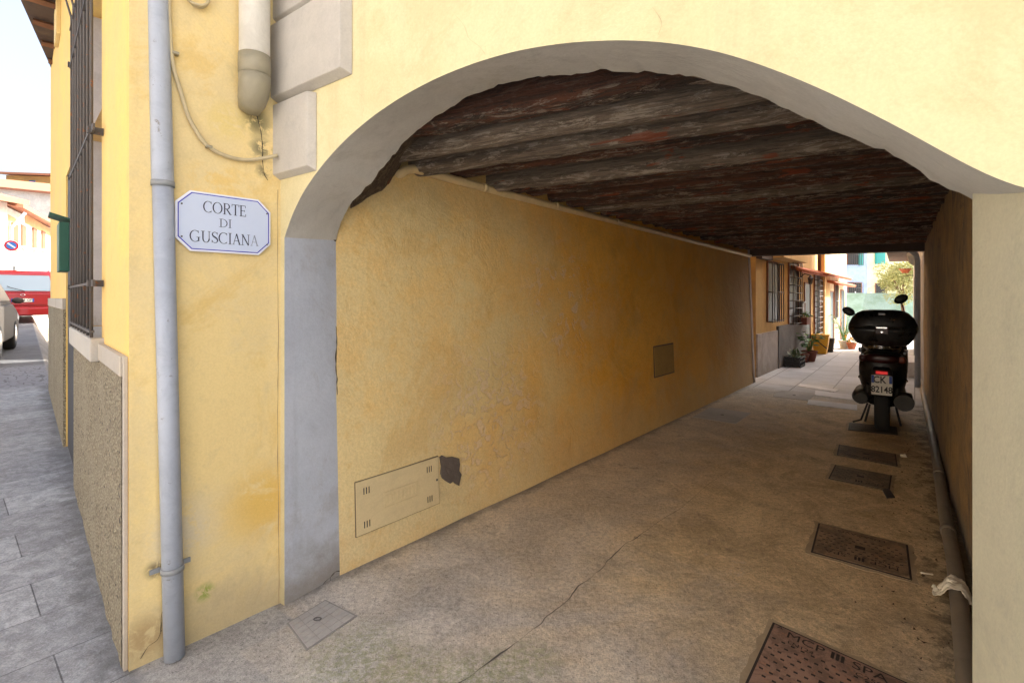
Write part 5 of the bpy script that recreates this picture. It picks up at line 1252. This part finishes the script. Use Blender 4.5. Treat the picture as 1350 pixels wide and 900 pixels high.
# red people carrier seen from behind
cb = solve_street(33, 424); cb = ray = Vector(((30-CX)/F*15.6, 15.6, 0)); cb.z = stz(cb)
fd = Vector((-.80,.60,0)) if 0 else Vector((-.71,.70,0))
prof = [(0,.35),(0,.55),(-.03,.62),(.0,1.0),(3.1,1.0),(4.0,.85),(4.1,.6),(4.1,.28),(.05,.25)]
cabn = [(.02,.98),(.14,1.62),(.3,1.72),(2.3,1.70),(3.2,1.0)]
t, P = car('red_van', 'red people carrier seen from behind, parked down the left street', 'car', cb, fd, 4.1, 1.74, 1.72, M['car_red'], prof, cabn)
mb = MB(); mb.add([P(-.70,.025,1.06),P(.70,.025,1.06),P(.62,.115,1.56),P(-.62,.115,1.56)], [(0,1,2,3)]); mb.v = [p-fd*.012 for p in mb.v]; rw = mb.build('rear_window', mat('reflecting_glass', (.25,.32,.38), .12, spec=1), t)
mb = MB(); mb.tube([P(.05,-.03,1.05),P(-.28,-.0,1.16),P(-.35,.0,1.2)], .010, 6); mb.build('wiper', M['black'], rw)
MB().prism([(-.06,.28),(-.06,.5),(.04,.55),(.04,.28)], lambda a,b,d: P(d,a,b), -.86, .86).build('bumper', M['car_red'], t, bevel=.02)
for sx in (-1,1): MB().prism([(-.036,.78),(-.036,1.22),(.06,1.22),(.06,.78)], lambda a,b,d: P(d,a,b), *(sorted((sx*.74,sx*.875)))).build('tail_lamp', M['red_reflector'], t, bevel=.01)
pl = MB().prism([(-.05,.70),(-.05,.81),(-.035,.81),(-.035,.70)], lambda a,b,d: P(d,a,b), -.26, .26).build('number_plate', M['plate'], t)
for sx in (-1,1): MB().prism([(-.052,.70),(-.052,.81),(-.05,.81),(-.05,.70)], lambda a,b,d: P(d,a,b), *(sorted((sx*.22,sx*.26)))).build('blue_band', M['plate_blue'], pl)
mb = MB(); text_mb(mb, 'EL 773 GF', .10, lambda x,y,d: P(x,-.051-d,y), .002, 0, .755, .001); mb.build('plate_lettering', M['ink'], pl)
mb = MB(); mb.tube([P(0+.05*math.cos(a), -.04, .93+.035*math.sin(a)) for a in [k*math.pi/6 for k in range(13)]], .008, 6); mb.build('tailgate_badge', M['chrome'], t)
for sx in (-1,1): mb = MB(); mb.tube([P(sx*.62,.35,1.70),P(sx*.62,.45,1.76),P(sx*.62,2.0,1.76),P(sx*.62,2.2,1.68)], .015, 6); mb.build('roof_rail', M['black'], t)
# grey-beige hatchback, nearer, only its front half in frame
wp = Vector(((20-CX)/F*10.2, 10.2, 0)); wp.z = stz(wp)
fd2 = Vector((-.66,.75,0)).normalized(); r2 = Vector((fd2.y,-fd2.x,0))
L2 = 3.9; b2_ = wp - fd2*(L2*.81) - r2*(1.66/2)
b2_.z = wp.z
prof = [(0,.35),(0,.85),(.1,.92),(2.9,.95),(3.6,.82),(3.85,.66),(3.9,.45),(3.85,.25),(.05,.25)]
cabn = [(.05,.92),(.25,1.35),(.6,1.46),(1.8,1.46),(2.2,1.38),(3.0,.93)]
t, P = car('grey_hatchback', 'grey beige hatchback cut by the left edge of the photo', 'car', b2_, fd2, L2, 1.66, 1.46, M['car_silver'], prof, cabn)
mb = MB(); bm = bmesh.new(); bmesh.ops.create_uvsphere(bm, u_segments=12, v_segments=8, radius=1)
mb.add([P(.93+v.co.x*.09, 2.35+v.co.y*.06, 1.02+v.co.z*.06) for v in bm.verts], [tuple(v.index for v in f.verts) for f in bm.faces], True); bm.free(); mb.build('wing_mirror', M['car_silver'], t)
for sx in (-1,1): MB().prism([(3.6,.62),(3.6,.76),(3.86,.66),(3.88,.58)], lambda a,b,d: P(d,a,b), *(sorted((sx*.60,sx*.835)))).build('headlight', M['sign_edge'], t, bevel=.01)
# no-parking sign
pp_ = Vector(((9-CX)/F*15.0+.0, 14.6, 0)); pp_.z = stz(pp_)
t = thing('no_parking_sign', tuple(pp_), 'round no parking sign on a thin pole behind the red car', 'road sign')
zc_ = H+(HY-324)/F*14.6
mb = MB(); mb.tube([pp_, Vector((pp_.x,pp_.y,zc_+.3))], .03, 8); mb.build('pole', M['pipe_grey'], t)
cc = Vector(((15-CX)/F*14.55, 14.55, zc_)); dn = Vector((-cc.x,-cc.y,0)).normalized(); dr_ = Vector((-dn.y, dn.x, 0))
def disc(nm, r0, off, mt, par, n_=28, sc_=1):
    mb = MB(); mb.prism([(r0*math.cos(2*math.pi*k/n_), r0*math.sin(2*math.pi*k/n_)) for k in range(n_)], lambda a,b,d: cc+dr_*a+Vector((0,0,b))+dn*d, off, off+.004); return mb.build(nm, mt, par)
pd = disc('sign_disc', .165, 0, M['sign_edge'], t)
disc('red_ring', .152, .006, mat('sign_red', (.6,.02,.03), .5), pd); disc('blue_field', .108, .012, mat('sign_blue_field', (.03,.16,.5), .5), pd)
mb = MB(); a45 = R(-40); mb.prism([(math.cos(a45)*x-math.sin(a45)*y, math.sin(a45)*x+math.cos(a45)*y) for x, y in ((-.105,-.02),(.105,-.02),(.105,.02),(-.105,.02))], lambda a,b,d: cc+dr_*a+Vector((0,0,b))+dn*d, .017, .021); mb.build('diagonal_bar', M['sign_edge'], pd)
# houses across the street
def ray3(u, v, Y): return Vector(((u-CX)/F*Y, Y, H+(HY-v)/F*Y))
def far_house(name, label, pL, pR, depth, zt0, zt1, wallmat, eave=.5, parts=None):
    W = Wall(pL, (pR-pL), +1); Ln = (pR-pL).length
    t = thing(name, tuple(W.w(0,0,0)), label, 'building')
    mb = MB(); mb.hexa([W.w(0,-depth,-.2),W.w(Ln,-depth,-.2),W.w(Ln,0,-.2),W.w(0,0,-.2),W.w(0,-depth,zt0),W.w(Ln,-depth,zt1),W.w(Ln,0,zt1),W.w(0,0,zt0)]); mb.build('wall', wallmat, t)
    mb = MB(); mb.hexa([W.w(-.4,-depth-.1,zt0+1.3),W.w(Ln+.3,-depth-.1,zt1+1.3),W.w(Ln+.3,eave,zt1-.06),W.w(-.4,eave,zt0-.06),W.w(-.4,-depth-.1,zt0+1.45),W.w(Ln+.3,-depth-.1,zt1+1.45),W.w(Ln+.3,eave,zt1+.10),W.w(-.4,eave,zt0+.10)]); rf = mb.build('roof', M['tile'], t)
    return t, W, Ln, rf
# long white house running away to the right
a = Vector(((8-CX)/F*17, 17)); b = Vector(((100-CX)/F*30, 30))
# facade turned towards the camera: pL near, pR farther
zt0 = H+(HY-272)/F*17; zt1 = H+(HY-310)/F*30
t, W, Ln, rf = far_house('white_street_house', 'white house with brown shutters and orange band behind the red car', a, b, 6, zt0, zt0*.5+zt1*.5, M['white_wall'], .5)
def win(W, par, u0, u1, v0, v1, mt=M['shutter_brown'], off=.0):
    a0, zt = W.hit(u0, v0); a1, _ = W.hit(u1, v0); _, zb_ = W.hit(u0, v1); w_ = MB().wbox(W, a0, a1, .01, .06, zb_, zt).build('window_shutter', mt, par)
    MB().wbox(W, a0-.08, a1+.08, .0, .12, zb_-.10, zb_).build('sill', M['quoin'], w_)
MB().add([W.w(*q) for q in ((0,.012,W.hit(10,300)[1]),(W.S(34),.012,W.hit(34,322)[1]),(Ln,.012,zt1),(0,.012,zt0))], [(0,1,2,3)])
k_ = W.hit(12, 0)
mb = MB(); mb.wbox(W, 0.02, W.S(20), .0, .012, 3.2, 4.4); mb.build('orange_panel', M['orange_wall'], t)
mb = MB(); mb.wbox(W, W.S(33), W.S(66), .0, .012, W.hit(50,303)[1], W.hit(50,292)[1]); mb.build('orange_panel', M['orange_wall'], t)
for u0, u1, v0, v1 in ((14,22,293,325),(27,32,296,324),(42,46.5,300,327),(54,58,304,328)): win(W, t, u0, u1, v0, v1)
win(W, t, 12, 18, 350, 358, M['glass']); 
mb = MB(); mb.tube([W.w(.2,.45,zt0-.15), W.w(.2,.1,zt0-.7), W.w(.2,.06,1.0)], .05, 8); tag(mb.build('house_downpipe', M['pipe_grey']), 'thin downpipe at the near corner of the white street house', 'downpipe')
# near left pale house
a = Vector(((-60-CX)/F*13, 15.4)); a = Vector(((-70-CX)/F*15, 15)); b = Vector(((9.5-CX)/F*16.6, 16.6)); zt0 = H+(HY-262)/F*16
t, W, Ln, rf = far_house('pale_corner_house', 'pale plastered house cut by the left photo edge with dark eaves', a, b, 5, zt0, zt0, M['white_wall'], .5)
# tall house behind
a = Vector(((8-CX)/F*40, 40)); b = Vector(((110-CX)/F*40, 41)); zt0 = H+(HY-231)/F*40
t, W, Ln, rf = far_house('tall_yellow_house', 'yellow house rising behind the white one with one small blue window', a, b, 8, zt0, zt0, M['alley_yellow'], .8)
win(W, t, 39, 47, 238, 248, mat('blue_shutter', (.05,.16,.4), .5))
a = Vector(((-80-CX)/F*33, 33)); b = Vector(((90-CX)/F*33, 34)); zt0 = H+(HY-248)/F*33
t, W, Ln, rf = far_house('pale_rear_house', 'long pale blank walled house between the white house and the yellow one', a, b, 5, zt0+.4, zt0-.4, M['white_wall'], .25)

# unseen house added behind the viewpoint, bouncing warm sunlight into the passage
OPN = Vector((-.5755,-.8176)); opc = Vector(AW.P) + AW.d*2 + OPN*8.5
OW = Wall(opc - AW.d*11, AW.d, -1)
t = thing('added_bounce_house', tuple(OW.w(11,0,0)), 'unseen pale house added opposite the archway to bounce sunlight', 'building')
MB().wbox(OW, 0, 24, -6, 0, 0, 7.2).build('wall', plaster('pale_warm_plaster', (.64,.62,.57)), t)
for k in range(5):
    for z0 in (1.1, 4.3):
        f = MB().wbox(OW, 2+k*4.6, 3.0+k*4.6, .002, .03, z0, z0+1.6).build('window', M['glass'], t)
        MB().wbox(OW, 1.5+k*4.6, 1.98+k*4.6, .01, .05, z0, z0+1.6).build('shutter', M['shutter_brown'], f); MB().wbox(OW, 3.02+k*4.6, 3.5+k*4.6, .01, .05, z0, z0+1.6).build('shutter', M['shutter_brown'], f)
        MB().wbox(OW, 1.9+k*4.6, 3.1+k*4.6, 0, .1, z0-.1, z0).build('sill', M['quoin'], f)
MB().wbox(OW, -.4, 24.4, -6.4, .6, 7.21, 7.4).build('roof', M['tile'], t)

# unseen tall house added behind the corner house to shade the left street
RH = Wall((-6.0, 9.5), (.98, .20), +1)
t = thing('added_shade_house', tuple(RH.w(3.5,0,0)), 'unseen tall ochre house added to shade the left street', 'building')
MB().wbox(RH, 0, 6.0, -8, 0, 0, 9.6).build('wall', M['alley_yellow'], t)
for k in range(2):
    for z0 in (1.2, 4.2, 7.0): MB().wbox(RH, 1.2+k*2.6, 2.1+k*2.6, .002, .03, z0, z0+1.5).build('window', M['glass'], t)
MB().wbox(RH, -.4, 6.4, -8.4, .4, 9.61, 9.8).build('roof', M['tile'], t)
